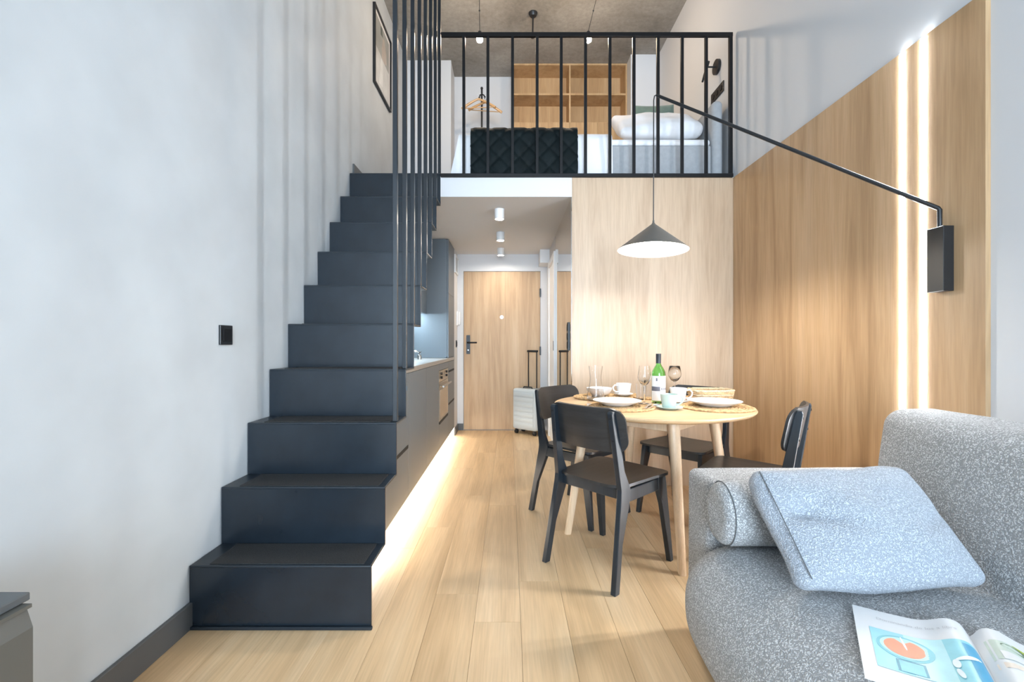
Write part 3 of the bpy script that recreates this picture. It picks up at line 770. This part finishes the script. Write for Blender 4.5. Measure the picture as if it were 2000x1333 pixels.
# wine bottle
BXo, BYo = .880, 2.690
wb = thing('wine_bottle', 'green wine bottle with white label and dark capsule', 'bottle', (BXo, BYo, TZ))
r = .0395
mk('bottle', lathe_shell([(1e-6, .012), (r * .5, .010), (r * .8, .001), (r * .97, .002), (r, .012), (r, .165), (r * .96, .185), (r * .72, .205), (r * .40, .224), (.0140, .236), (.0135, .288), (.0110, .288), (.0115, .236), (r * .33, .222), (r * .64, .203), (r * .88, .184), (r * .92, .165), (r * .92, .016), (r * .5, .014), (1e-6, .016)], (BXo, BYo, TZ + .0005), 40), M['green'], wb, smooth=True, sharp=70)
mk('capsule', lathe([(.0148, .234), (.0148, .286), (.0152, .287), (.0152, .291), (1e-6, .292)], (BXo, BYo, TZ + .0005), 28), M['wine'], wb, smooth=True)
def wrap(a0, a1, z0, z1, rr, n=18):
    V, Fs = [], []
    for i in range(n + 1):
        a = R(a0 + (a1 - a0) * i / n)
        for z in (z0, z1): V.append((BXo + rr * math.cos(a), BYo + rr * math.sin(a), TZ + z))
        for z in (z0, z1): V.append((BXo + (rr - .0003) * math.cos(a), BYo + (rr - .0003) * math.sin(a), TZ + z))
    for i in range(n):
        k = 4 * i; Fs += [(k, k + 4, k + 5, k + 1), (k + 2, k + 3, k + 7, k + 6)]
    return V, Fs
lb = mk('label', wrap(-178, 2, .018, .162, r + .0006), M['paper'], wb, smooth=True)
ink = plain('label_ink', (.13, .13, .16), .6); inklt = plain('label_grey', (.45, .48, .52), .6)
mk('label_band', wrap(-178, -95, .074, .100, r + .0012, 10), ink, lb, smooth=True)
mk('label_emblem', wrap(-128, -116, .132, .150, r + .0012, 3), ink, lb, smooth=True)
mk('label_line', wrap(-125, -98, .108, .113, r + .0012, 5), inklt, lb, smooth=True)
for a in (-85, -68, -52, -38):
    mk('label_letter', wrap(a, a + 8, .080, .094, r + .0012, 2), ink, lb, smooth=True)
# cutlery
def cutlery(kind, x_, y_, ang, label, z):
    t = thing(kind, label, kind, (x_, y_, z), ang, 'cutlery beside the front plate')
    hnd = sheet(lambda u, v: ((-.10 + .115 * u), (v - .5) * (.009 + .006 * (1 - u) ** 3), .004 + .002 * math.sin(u * 3.1)), 12, 3, .002)
    mk('handle', hnd, M['chrome'], t, world=False, smooth=True)
    if kind == 'spoon':
        mk('bowl', sheet(lambda u, v: (.012 + .058 * u, (v - .5) * 2 * .020 * math.sin(math.pi * (.06 + .90 * u)) ** .7, .005 - .006 * math.sin(math.pi * u) * (1 - (2 * v - 1) ** 2) + .003), 12, 8, .0015), M['chrome'], t, world=False, smooth=True)
    elif kind == 'fork':
        mk('head', sheet(lambda u, v: (.012 + .03 * u, (v - .5) * (.008 + .016 * min(1, u * 1.6)), .004 + .002 * u), 8, 4, .0015), M['chrome'], t, world=False, smooth=True)
        for q in range(4):
            mk('tine', tube([(.041, -.0100 + .0066 * q, .0055), (.085, -.0100 + .0066 * q, .006)], .0013, 6), M['chrome'], t, world=False)
    else:
        mk('blade', sheet(lambda u, v: (.012 + .105 * u, (v - .5) * .018 * (1 - .7 * max(0, u - .7) / .3), .004), 12, 3, .0015), M['chrome'], t, world=False, smooth=True)
cutlery('fork', .432, 2.50, R(75), 'steel fork left of the front plate', TZ + PM - .001)
cutlery('knife', .752, 2.47, R(65), 'steel knife right of the front plate', TZ + PM)
cutlery('spoon', .790, 2.485, R(55), 'steel spoon beside the knife near the mint cup', TZ + PM - .004)
# woven bread basket
bk = thing('bread_basket', 'low oblong woven basket behind the right plate', 'basket', (1.215, 2.755, TZ + .0005))
for i in range(6):
    hw, hh = .112 + .002 * i, .070 + .002 * i
    pts = roundrect(hw, hh, .05, 6)
    ring = [(1.215 + p[0], 2.755 + p[1], TZ + .0085 + .0125 * i + (.002 * math.sin(j * 2.1))) for j, p in enumerate(pts)]
    V, Fs = tube(ring + [ring[0], ring[1]], .0072, 8, caps=False)
    mk('coil', (V, Fs), M['ropelight'] if i % 2 else M['rope'], bk, smooth=True)
mk('basket_floor', prism(roundrect(.11, .068, .05, 6, 1.215, 2.755), 2, TZ + .001, TZ + .007), M['rope'], bk)

# ================================================================== SWING ARM LAMP
lp = thing('wall_lamp', 'black swing arm wall lamp with grey cone shade over the table', 'lamp', (PX, 1.81, 1.307))
mk('wall_box', box((PX - .042, 1.775, 1.307), (PX - .0005, 1.846, 1.562), .0015, 1), M['black'], lp)
A = Vector((PX - .022, 1.812, 1.56)); B = Vector((PX - .022, 1.812, 1.637)); T = Vector((.838, 2.60, 2.520))
mk('arm', tube([A, B - Vector((0, 0, .004)), B + (T - B).normalized() * .006, T - (T - B).normalized() * .02, T], [.0085, .0085, .0085, .0085, .006], 12), M['black'], lp, smooth=True, sharp=70)
ap_ = Vector((.822, 2.60, 1.792))
mk('cord', tube([T, T + Vector((-.010, 0, -.004)), T + Vector((-.015, 0, -.03)), Vector((.8225, 2.6, 2.2)), ap_ + Vector((0, 0, .0))], .0032, 8), M['black'], lp, smooth=True)
tilt = Matrix.Translation(ap_) @ Matrix.Rotation(R(2.2), 4, 'Y') @ Matrix.Rotation(R(-1.5), 4, 'X')
sh = lathe_shell([(.006, .012), (.006, 0), (.012, -.010), (.195, -.156), (.196, -.159), (.193, -.158), (.011, -.014), (1e-6, -.012)], (0, 0, 0), 64)
V, Fs = xform(sh, tilt)
me_shade = mk('shade', (V, Fs), [M['lampgrey'], M['lampwhite']], lp, smooth=True, sharp=60)
for p in me_shade.data.polygons:
    if p.normal.z < -0.2: p.material_index = 1
c_ = tilt @ Vector((0, 0, -.097))
bl = mk('bulb', sphere(c_, .050, 16, 10), M['bulb'], me_shade, smooth=True)
c2 = tilt @ Vector((0, 0, -.033))
mk('bulb_socket', tube([c_ + (c2 - c_) * .55, c2], .015, 12), M['porcelain'], me_shade, smooth=True)

# ================================================================== LOFT
# built-in shelves
SH = thing('wall_shelf_unit', 'built-in oak shelf unit on the loft back wall', 'shelf', (.72, 5.66, LZ))
sx0, sx1, sy0 = .031, 1.4245, 5.52
zt, zm, zl = 4.498, 4.127, 3.786
mk('side_panel', box((sx0, sy0, LZ + .001), (sx0 + .018, YF - .001, zt)), M['shelfwood'], SH)
mk('side_panel', box((sx1 - .018, sy0, LZ + .001), (sx1, YF - .001, zt)), M['shelfwood'], SH)
mk('back_panel', box((sx0 + .018, YF - .012, LZ + .001), (sx1 - .018, YF - .001, zt)), M['shelfwood'], SH)
mk('top_panel', box((sx0 + .018, sy0, zt - .02), (sx1 - .018, YF - .012, zt)), M['shelfwood'], SH)
xm = px_x(1113, sy0)
mk('shelf', box((sx0 + .018, sy0 + .002, zm - .011), (xm - .009, YF - .012, zm + .011)), M['shelfwood'], SH)
mk('shelf', box((xm + .009, sy0 + .002, zm - .011), (sx1 - .018, YF - .012, zm + .011)), M['shelfwood'], SH)
mk('divider', box((xm - .009, sy0 + .001, zl), (xm + .009, YF - .012, zt - .02)), M['shelfwood'], SH)
wds = [sx0 + .018 + (sx1 - sx0 - .036) * i / 4 for i in range(5)]
for i in range(4):
    mk('cupboard_door', box((wds[i] + .001, sy0, LZ + .02), (wds[i + 1] - .001, sy0 + .018, zl - .001), .001, 1), M['shelfwood'], SH)
mk('shelf', box((sx0 + .018, sy0 + .018, zl - .02), (sx1 - .018, YF - .012, zl)), M['shelfwood'], SH)

# bed
BY0, BY1, BZ = 3.66, 5.06, LZ + .002
bed = thing('loft_bed', 'grey upholstered double bed behind the loft railing', 'bed', (.62, (BY0 + BY1) / 2, BZ))
def sbox(lo, hi, r, bulge=(0, 0, 0), wob=0, wsc=4, k=4, m_=10, seed=0):
    c = [(lo[i] + hi[i]) / 2 for i in range(3)]
    v, f = soft_box([hi[i] - lo[i] for i in range(3)], r, bulge, k, m_, wob, wsc, seed)
    return [(p[0] + c[0], p[1] + c[1], p[2] + c[2]) for p in v], f
mk('bed_base', sbox((-.40, BY0, BZ), (1.625, BY1, 2.700), .02), M['upholstery'], bed, smooth=True)
mk('headboard', sbox((1.628, BY0 - .02, BZ), (1.712, BY1, 3.055), .038, (.01, 0, 0)), M['upholstery'], bed, smooth=True)
mk('mattress', sbox((-.38, BY0 + .012, 2.700), (1.622, BY1 - .01, 2.755), .025, (0, 0, .004)), M['linen'], bed, smooth=True)
MT = 2.762
def drape(x0, x1, hang, out, top, wave, quilt=0.0, left_flare=0.0, seed=0.0, yback=4.9, hem=0.0):
    Lt = yback - (BY0 - out); Lh = hang; rr = .06
    def f(u, v):
        x_ = x0 + (x1 - x0) * u
        s = v * (Lt + Lh)
        if s < Lt - rr: y, z = yback - s, top
        elif s < Lt + rr * .57:
            a = min(1, (s - (Lt - rr)) / (rr * 1.57)) * math.pi / 2
            y, z = BY0 - out + rr - rr * math.sin(a), top - rr + rr * math.cos(a)
        else:
            q = s - (Lt + rr * .57)
            y, z = BY0 - out, top - rr - q
        hq = max(0.0, min(1.0, (top - z) / .35))
        y -= wave * (1.0 if quilt or x_ > .545 or x_ < -.315 else .1) * hq * (.5 + .5 * math.sin(x_ * 16 + seed + 2.0 * noise.noise(Vector((x_ * 3, z * 3, seed)))))
        n_ = noise.noise(Vector((x_ * 5, y * 5, z * 5 + seed)))
        if quilt:
            a = (x_ + s) / .155; b_ = (x_ - s) / .155
            da = abs(a - round(a)); db = abs(b_ - round(b_))
            puff = quilt * (min(1, da * 5) * min(1, db * 5)) ** .5
            if s < Lt: z += puff
            else: y -= puff
        else:
            if s < Lt: z += .004 * n_
            else: y -= .014 * abs(n_)
        if left_flare: x_ -= left_flare * hq * (1 - u) ** 2
        if hem: z = max(z, BZ + .004 + hem * noise.noise(Vector((x_ * 4, seed, 0))))
        return (x_, y, max(z, BZ + .003))
    return f
dv = mk('duvet', sheet(drape(-.395, .815, .42, .030, MT + .018, .030, 0, .075, 3.0, 5.0), 60, 60, .012), M['linen'], None, smooth=True, sharp=80)
tag(dv, 'white duvet hanging over the front of the loft bed', 'duvet')
th = mk('throw', sheet(drape(-.305, .535, .44, .080, MT + .040, .006, .013, 0, 1.0, 5.0), 110, 130, .008), M['velvet'], None, smooth=True, sharp=80)
tag(th, 'dark green quilted velvet throw across the loft bed', 'throw')
def pillow(name, c, w, h, t_, rot, mat, label, cat='pillow', pw=2.6, seam=None, wob=.012, seed=0):
    V, Fs = [], []; n = 24
    mtx = Matrix.Translation(c) @ rot
    for sg in (1, -1):
        base = len(V)
        for i in range(n + 1):
            for j in range(n + 1):
                u = math.sin(math.pi / 2 * (2 * i / n - 1)); v = math.sin(math.pi / 2 * (2 * j / n - 1))
                z = t_ / 2 * ((1 - abs(u) ** pw) * (1 - abs(v) ** pw)) ** .55
                x_ = w / 2 * u * (1 - .05 * (1 - v * v)); y = h / 2 * v * (1 - .05 * (1 - u * u))
                p = Vector((x_, y, sg * z))
                p += Vector([noise.noise(p * 7 + Vector((seed, a * 5, 0))) for a in range(3)]) * wob * (1 - max(abs(u), abs(v)) ** 6)
                V.append(tuple(mtx @ p))
        for i in range(n):
            for j in range(n):
                a = base + i * (n + 1) + j
                Fs.append((a, a + n + 1, a + n + 2, a + 1))
    return tag(mk(name, (V, Fs), mat, smooth=True, sharp=100), label, cat)
V, Fs = soft_box((.69, .46, .11), .052, (.0, .0, .045), 6, 16, .022, 6.0, 4.0)
mp_ = Matrix.Translation(Vector((1.265, 3.955, 2.985))) @ Matrix.Rotation(R(-2), 4, 'Y') @ Matrix.Rotation(R(38), 4, 'X')
tag(mk('pillow', ([tuple(mp_ @ Vector(p)) for p in V], Fs), M['linen'], smooth=True, sharp=100), 'white pillow at the head of the loft bed', 'pillow')
pillow('cushion', Vector((1.392, 4.345, 3.085)), .39, .63, .13, Matrix.Rotation(R(-1.5), 4, 'Y') @ Matrix.Rotation(R(84), 4, 'X'), M['sage'], 'sage green cushion standing behind the white pillow', 'cushion', seed=8)

# clothes stand with two hangers
CX, CY = px_x(941, 5.40), 5.40
cs = thing('clothes_stand', 'slim black clothes stand by the loft back wall', 'clothes stand', (CX, CY, LZ))
mk('pole', tube([(CX, CY, LZ + .012), (CX, CY, 4.12)], .011, 10), M['black'], cs, smooth=True)
mk('base', lathe([(.13, 0), (.13, .008), (.02, .014), (1e-6, .014)], (CX, CY, LZ + .001), 28), M['black'], cs, smooth=True)
mk('hook', join(tube([(CX, CY, 4.06), (CX + .03, CY - .03, 4.03), (CX + .04, CY - .045, 3.985), (CX + .045, CY - .06, 4.0)], .007, 8), tube([(CX, CY, 4.06), (CX - .02, CY - .03, 4.03), (CX - .03, CY - .04, 3.985), (CX - .03, CY - .055, 4.0)], .007, 8), sphere((CX, CY, 4.13), .016, 10, 8)), M['black'], cs, smooth=True)
for i, (ox, oy, rz) in enumerate(((.045, -.062, 8), (-.030, -.135, -5))):
    cx, cy, cz = CX + ox, CY + oy, 3.99 
    t = thing('clothes_hanger', ['wooden clothes hanger on the clothes stand, the right one', 'wooden clothes hanger on the clothes stand, the left one'][i], 'hanger', (cx, cy, 3.775), R(rz), 'wooden hangers on the stand')
    mk('hanger_hook', tube([(.0, 0, .155), (0, 0, .175), (.012, 0, .19), (.010, 0, .205), (-.006, 0, .209), (-.015, 0, .198)], .0025, 6), M['chrome'], t, world=False, smooth=True)
    arc = lambda u: (-.195 + .39 * u, 0, .155 - .105 * abs(2 * u - 1) ** 1.25)
    mk('shoulder_bar', tube([arc(q / 16) for q in range(17)], [.012 + .004 * abs(2 * q / 16 - 1) for q in range(17)], 8), M['hanger'], t, world=False, smooth=True)
    mk('trouser_bar', tube([(-.175, 0, .055), (.175, 0, .055)], .006, 8), M['hanger'], t, world=False, smooth=True)

# pendants, ceiling mount, reading lamp
for i, (px, x_top, lab) in enumerate(((937, -.280, 'bare warm bulb pendant at the loft left'), (1149, .855, 'bare warm bulb pendant at the loft right on a slanting cord'))):
    Y = 4.2; X = px_x(px, Y); Z = CAMZ + (672 - 77) * Y / F
    t = thing('pendant_bulb', lab, 'pendant lamp', (X, Y, Z), 0, 'bare bulb pendants in the loft')
    top = Vector((x_top, Y, ZC)); bot = Vector((X, Y, Z + .075))
    mk('cord', tube([top, bot], .0028, 6), M['black'], t)
    kp = top + (bot - top) * ((ZC - (CAMZ + 651 * Y / F)) / (ZC - bot.z))
    mk('cord_grip', sphere(kp, .008, 10, 8), M['black'], t, smooth=True)
    mk('bulb_socket', lathe([(.006, .075), (.016, .07), (.018, .028), (1e-6, .028)][::-1], (X, Y, Z), 16), M['black'], t, smooth=True)
    mk('bulb', sphere((X, Y, Z), .030, 14, 10), M['bulbloft'], t, smooth=True)
cmx, cmy = px_x(1041, 4.68), 4.68
t = thing('ceiling_mount', 'black round ceiling mount with short stem above the railing', 'ceiling mount', (cmx, cmy, 4.27))
mk('canopy', lathe([(1e-6, -.040), (.030, -.036), (.043, -.016), (.045, 0), (1e-6, 0)], (cmx, cmy, ZC), 24), M['black'], t, smooth=True)
mk('stem', tube([(cmx, cmy, ZC - .03), (cmx - .004, cmy, 4.27)], .008, 8), M['black'], t, smooth=True)
mk('socket', lathe([(1e-6, 0), (.018, 0), (.018, .03), (.008, .04), (1e-6, .04)], (cmx - .004, cmy, 4.245), 16), M['black'], t, smooth=True)
ry, rz_ = 3.83, CAMZ + 541 * 3.83 / F
t = thing('reading_lamp', 'black bedside reading lamp on the loft right wall', 'wall lamp', (XR, ry, rz_ - .06))
mk('wall_disc', prism([(ry + .060 * math.cos(a * math.pi / 14), rz_ + .060 * math.sin(a * math.pi / 14)) for a in range(28)], 0, XR - .022, XR - .0005), M['black'], t)
mk('arm', tube([(XR - .02, ry, rz_), (XR - .085, ry, rz_)], .007, 8), M['black'], t, smooth=True)
mk('lamp_head', tube([(XR - .080, ry, rz_ + .045), (XR - .098, ry, rz_ - .02), (XR - .130, ry, rz_ - .125)], [.012, .012, .008], 10), M['black'], t, smooth=True)
tag(mk('door_stop', lathe([(.016, 0), (.014, .025), (.018, .03), (.018, .042), (1e-6, .045)], (XL + .21, 3.68, LZ + .0245), 14), M['rubber'], smooth=True), 'tiny black stopper on the landing at the stair top', 'door stop')
# landing top plate closes the gap between stairs and loft
struct(mk('floor_landing_plate', box((XL + .003, LY + .17, LZ), (SX, 5.45, LZ + .0225)), M['steel']), 'dark landing at the top of the stairs')

# framed print on the left wall
FY0, FY1, FZ0, FZ1 = 4.13, 4.70, 3.485, 4.205
pf = thing('picture_frame', 'black framed grey photograph high on the left wall', 'picture', (XL, 4.415, FZ0))
w = .014
mk('frame', join(box((XL + .001, FY0, FZ0), (XL + .026, FY0 + w, FZ1)), box((XL + .001, FY1 - w, FZ0), (XL + .026, FY1, FZ1)), box((XL + .001, FY0 + w, FZ0), (XL + .026, FY1 - w, FZ0 + w)), box((XL + .001, FY0 + w, FZ1 - w), (XL + .026, FY1 - w, FZ1))), M['black'], pf)
mk('mat_board', box((XL + .001, FY0 + w, FZ0 + w), (XL + .010, FY1 - w, FZ1 - w)), M['paper'], pf)
pr = mk('print', box((XL + .010, FY0 + .05, FZ0 + .05), (XL + .0108, FY1 - .05, FZ1 - .05)), plain('grey_print', (.30, .31, .30), .4, vary=.15, vscale=6), pf)
def patch(pts, col, lay):
    v, f = prism([(FY0 + .05 + p[0] * (FY1 - FY0 - .10), FZ0 + .05 + p[1] * (FZ1 - FZ0 - .10)) for p in pts], 0, XL + .0108, XL + .0108 + .0004 * lay)
    mk('print_patch', (v, f), plain('print_tone', col, .4, vary=.12, vscale=9), pr)
patch([(0, 0), (1, 0), (1, .50), (0, .52)], (.55, .56, .56), 1)
patch([(.45, .52), (.62, .50), (.80, .56), (.78, .72), (.62, .88), (.52, .86), (.44, .66)], (.42, .37, .33), 2)
patch([(.36, .84), (.50, .86), (.48, .99), (.36, .97)], (.10, .12, .11), 3)
patch([(.25, .05), (.50, .08), (.55, .48), (.38, .48)], (.68, .69, .69), 2)

# ================================================================== TV CONSOLE (bottom left corner)
CYe = .90
tv = thing('media_console', 'low graphite media console in the near left corner', 'console', (-1.09, .2, 0))
prof = [(XL + .03, .06), (-.941, .06), (-.941, .541), (-.953, .577), (-.943, .580), (-.943, .587), (XL + .03, .587)]
mk('body', prism(prof, 1, -.55, CYe), M['tvgrey'], tv)
mk('top_board', box((XL + .03, -.55, .588), (-.958, CYe + .012, .604), .002, 1), M['tvtop'], tv)
mk('plinth', box((XL + .06, -.5, 0), (-1.0, CYe - .05, .06)), M['black'], tv)

# ================================================================== SOFA
so = thing('sofa', 'grey boucle sofa along the right wall', 'sofa', (1.15, .7, 0))
V, Fs = soft_box((1.12, 2.10, .405), .185, (.035, .02, .012), 7, 16, .006, 5, 1.0)
def seatshape(p):
    return (p[0] + 1.135, p[1] + .57, p[2] + .0425 + .2025)
mk('seat', ([seatshape(p) for p in V], Fs), M['sofa'], so, smooth=True, sharp=100)
mk('arm', sbox((.690, 1.575, .06), (1.725, 1.775, .622), .028, (.004, .012, .006), .003, 6, 5, 14, 3), M['sofa'], so, smooth=True, sharp=100)
def backf(P):
    q = (P.z + .24) / .48
    b_ = .105 * (1 - min(1, abs(P.y / .99)) ** 3.0) * (1 - .45 * max(0, P.z / .245) ** 2)
    return Vector((P.x + .045 * q - (b_ if P.x < 0 else 0), P.y, P.z))
V, Fs = soft_box((.20, 1.99, .49), .060, (.0, .0, .0), 6, 18, .008, 4.0, 5.0, post=backf)
mk('back_cushion', ([(p[0] + 1.425, p[1] + .70, p[2] + .622) for p in V], Fs), M['sofa'], so, smooth=True, sharp=100)
mk('back_frame', sbox((1.545, -.42, .06), (1.735, 1.570, .74), .03, (0, 0, 0), 0, 4, 4, 8), M['sofa'], so, smooth=True)
for (xx, yy) in ((.80, 1.25), (.80, -.2), (1.6, 1.25), (1.6, -.2)):
    mk('foot', lathe([(.022, 0), (.03, .058), (1e-6, .058)], (xx, yy, 0), 14), M['black'], so, smooth=True)
# bolster
BXL, BXR, BYc, BZc, Rb = .655, 1.18, 1.465, .556, .100
bo = thing('bolster', 'grey boucle bolster cushion lying against the sofa arm', 'cushion', (.92, BYc, BZc - Rb))
prof = [(1e-6, BXL + .012), (.055, BXL + .008), (.078, BXL + .010), (.092, BXL + .022), (.099, BXL + .045), (Rb, BXL + .08), (Rb, BXR - .05), (.095, BXR - .02), (.07, BXR), (1e-6, BXR)]
V, Fs = lathe(prof, (0, 0, 0), 40)
def rotb(p):
    q = Vector((p[2], BYc + p[0] * .93, BZc + p[1] * 1.0)); n_ = noise.noise(q * 9) * .004
    return tuple(q + Vector((n_, n_, n_)))
mk('cover', ([rotb(p) for p in V], Fs), M['sofa'], bo, smooth=True, sharp=100)
ring = [rotb((.0975 * math.cos(a * math.pi / 24), .0975 * math.sin(a * math.pi / 24), BXL + .030)) for a in range(49)]
mk('seam', tube(ring, .0016, 6, caps=False), M['thread'], bo, smooth=True)
# throw cushion
hv = Vector((.012, .235, .218)); up_ = hv.normalized(); xa = Vector((1, .02, .02)).normalized(); na = xa.cross(up_).normalized(); up2 = na.cross(xa)
rot = Matrix((( xa.x, up2.x, na.x, 0), (xa.y, up2.y, na.y, 0), (xa.z, up2.z, na.z, 0), (0, 0, 0, 1)))
def cushpost(P):
    return P
V, Fs = soft_box((.475, .330, .066), .028, (.004, .004, .052), 6, 26, .010, 8.0, 2.0)
def dent(p):
    P = Vector(p)
    d = .024 * math.exp(-((P.y - .10 * P.x - .02 + .55 * (P.x + .12)) / .028) ** 2) * max(0, 1 - abs(P.x + .13) / .14)
    d += .016 * math.exp(-((P.y - .07 - .3 * P.x) / .022) ** 2) * max(0, 1 - abs(P.x + .16) / .09)
    d += .016 * math.exp(-((P.y + .02 - .5 * (P.x - .16)) / .02) ** 2) * max(0, 1 - abs(P.x - .17) / .07)
    if P.z > 0: P.z -= d
    return P
cc = Vector((.960, 1.262, .598))
mt_ = Matrix.Translation(cc) @ rot
cu = thing('throw_cushion', 'pale blue grey boucle cushion leaning on the sofa bolster', 'cushion', (cc.x, cc.y, .46))
mk('cover', ([tuple(mt_ @ dent(p)) for p in V], Fs), M['cushion'], cu, smooth=True, sharp=100)
seam = []
for i in range(25):
    y = -.15 + .30 * i / 24
    seam.append(tuple(mt_ @ Vector((-.218 - .006 * math.cos(y * 9), y, .036 + .012 * math.cos(y * 9)))))
mk('seam', tube(seam, .0015, 6), M['thread'], cu, smooth=True)

# ================================================================== MAGAZINE
mz = .464
sp_top = Vector((1.000, .990, 0)); sd = Vector((.545, .838, 0)).normalized(); ac = Vector((sd.y, -sd.x, 0))
mg = thing('magazine', 'open magazine with a drink picture lying on the sofa seat', 'magazine', (.92, .87, mz))
def page(side):
    def f(u, v, lift=0.0):
        # u: 0 at the spine, 1 at the outer edge; v: 0 top, 1 bottom
        hgt = .020 * math.exp(-((u - .16) / .17) ** 2) - .016 * math.exp(-(u / .05) ** 2) + .004 * (1 - u) + .006 * max(0, u - .7)
        P = sp_top - sd * (.285 * v) + ac * (side * .205 * u)
        return Vector((P.x, P.y, mz + .004 + hgt + lift))
    return f
for side in (-1, 1):
    f = page(side)
    g = (lambda u, v: f(u, v)) if side > 0 else (lambda u, v: f(1 - u, v))
    pg = mk('page', sheet(lambda u, v: g(u, 1 - v), 40, 8, .0035), M['paper'], mg, smooth=True, sharp=60)
    inks = {}
    def inkm(c):
        k = 'print_%02d%02d%02d' % tuple(int(x * 99) for x in c)
        if k not in bpy.data.materials: plain(k, c, .45, vary=.06, vscale=30)
        return bpy.data.materials[k]
    def area(u0, u1, v0, v1, col, lift, nu=24, nv=8, mask=None, name='printed_picture'):
        V, Fs = [], []
        for i in range(nu + 1):
            for j in range(nv + 1):
                a, b_ = i / nu, j / nv
                if mask: a, b_ = mask(a, b_)
                V.append(tuple(f(u0 + (u1 - u0) * a, v0 + (v1 - v0) * b_, lift)))
        for i in range(nu):
            for j in range(nv):
                Fs.append((i * (nv + 1) + j, (i + 1) * (nv + 1) + j, (i + 1) * (nv + 1) + j + 1, i * (nv + 1) + j + 1))
        return mk(name, (V, Fs), inkm(col), pg, smooth=True)
    def ell(cu_, cv, ru, rv, col, lift, rot_=0.0, name='printed_shape', squash=None):
        V, Fs = [tuple(f(cu_, cv, lift))], []; n = 32
        for q in (.5, 1.0):
            for i in range(n):
                a = 2 * math.pi * i / n
                x_, y_ = math.cos(a) * q, math.sin(a) * q
                if squash: x_, y_ = squash(x_, y_)
                V.append(tuple(f(cu_ + ru * x_ * math.cos(rot_) - rv * y_ * math.sin(rot_), cv + ru * x_ * math.sin(rot_) + rv * y_ * math.cos(rot_), lift)))
        for i in range(n):
            i2 = (i + 1) % n
            Fs.append((0, 1 + i, 1 + i2)); Fs.append((1 + i, 1 + n + i, 1 + n + i2, 1 + i2))
        return mk(name, (V, Fs), inkm(col), pg, smooth=True)
    if side < 0:
        # u runs right to left on this page
        area(.03, .88, .30, .82, (.30, .66, .74), .0008, 40, 10)
        area(.30, .60, .302, .818, (.52, .82, .86), .0010, 20, 8)
        area(.03, .16, .34, .82, (.10, .38, .58), .0012, 14, 8)
        ell(.62, .50, .225, .155, (.16, .50, .56), .0014)
        ell(.62, .50, .198, .132, (.45, .78, .80), .0017)
        ell(.625, .50, .162, .116, (.85, .23, .09), .0020, 0, 'printed_drink', lambda x_, y_: (x_, y_ * (1 - .0 * x_) + (.55 * math.exp(-(x_ / .25) ** 2) if y_ < 0 else 0)))
        ell(.62, .44, .010, .085, (.80, .90, .90), .0023, .15)
        area(.50, .72, .66, .80, (.06, .26, .34), .0014, 10, 4)
        area(.52, .70, .675, .80, (.22, .56, .66), .0017, 10, 4)
        ell(.17, .54, .10, .022, (.85, .92, .94), .0020, .25)
        ell(.27, .61, .028, .05, (.85, .92, .94), .0022)
        ell(.27, .72, .020, .055, (.85, .92, .94), .0022, .2)
        # heading
        cu_d = bpy.data.curves.new('heading', 'FONT'); cu_d.body = 'Dominando de los a libra'; cu_d.size = 1.0
        to = bpy.data.objects.new('heading', cu_d); COL.objects.link(to)
        bpy.context.view_layer.update()
        tm = to.evaluated_get(bpy.context.evaluated_depsgraph_get()).to_mesh()
        tv_ = [v.co.copy() for v in tm.vertices]; tf = [tuple(p.vertices) for p in tm.polygons]
        to.to_mesh_clear(); bpy.data.objects.remove(to)
        wmax = max(v.x for v in tv_)
        pts = [tuple(f(.80 - .66 * v.x / wmax, .155 - .050 * v.y, .0009)) for v in tv_]
        mk('heading_text', (pts, tf), inkm((.58, .57, .57)), pg)
    else:
        area(.05, .95, .16, .40, (.62, .70, .60), .0009, 20, 6)
        ell(.45, .24, .30, .05, (.14, .20, .12), .0012, .1)
        ell(.50, .22, .26, .022, (.42, .50, .06), .0015, .22)
        area(.12, .34, .30, .40, (.80, .78, .82), .0014, 8, 3)
        area(.40, .85, .32, .41, (.16, .18, .26), .0014, 8, 3)
        area(.05, .95, .44, .50, (.86, .74, .62), .0009, 16, 3)
mk('spine', box((-.0, 0, 0), (.001, .001, .001)), M['paper'], mg) if False else None
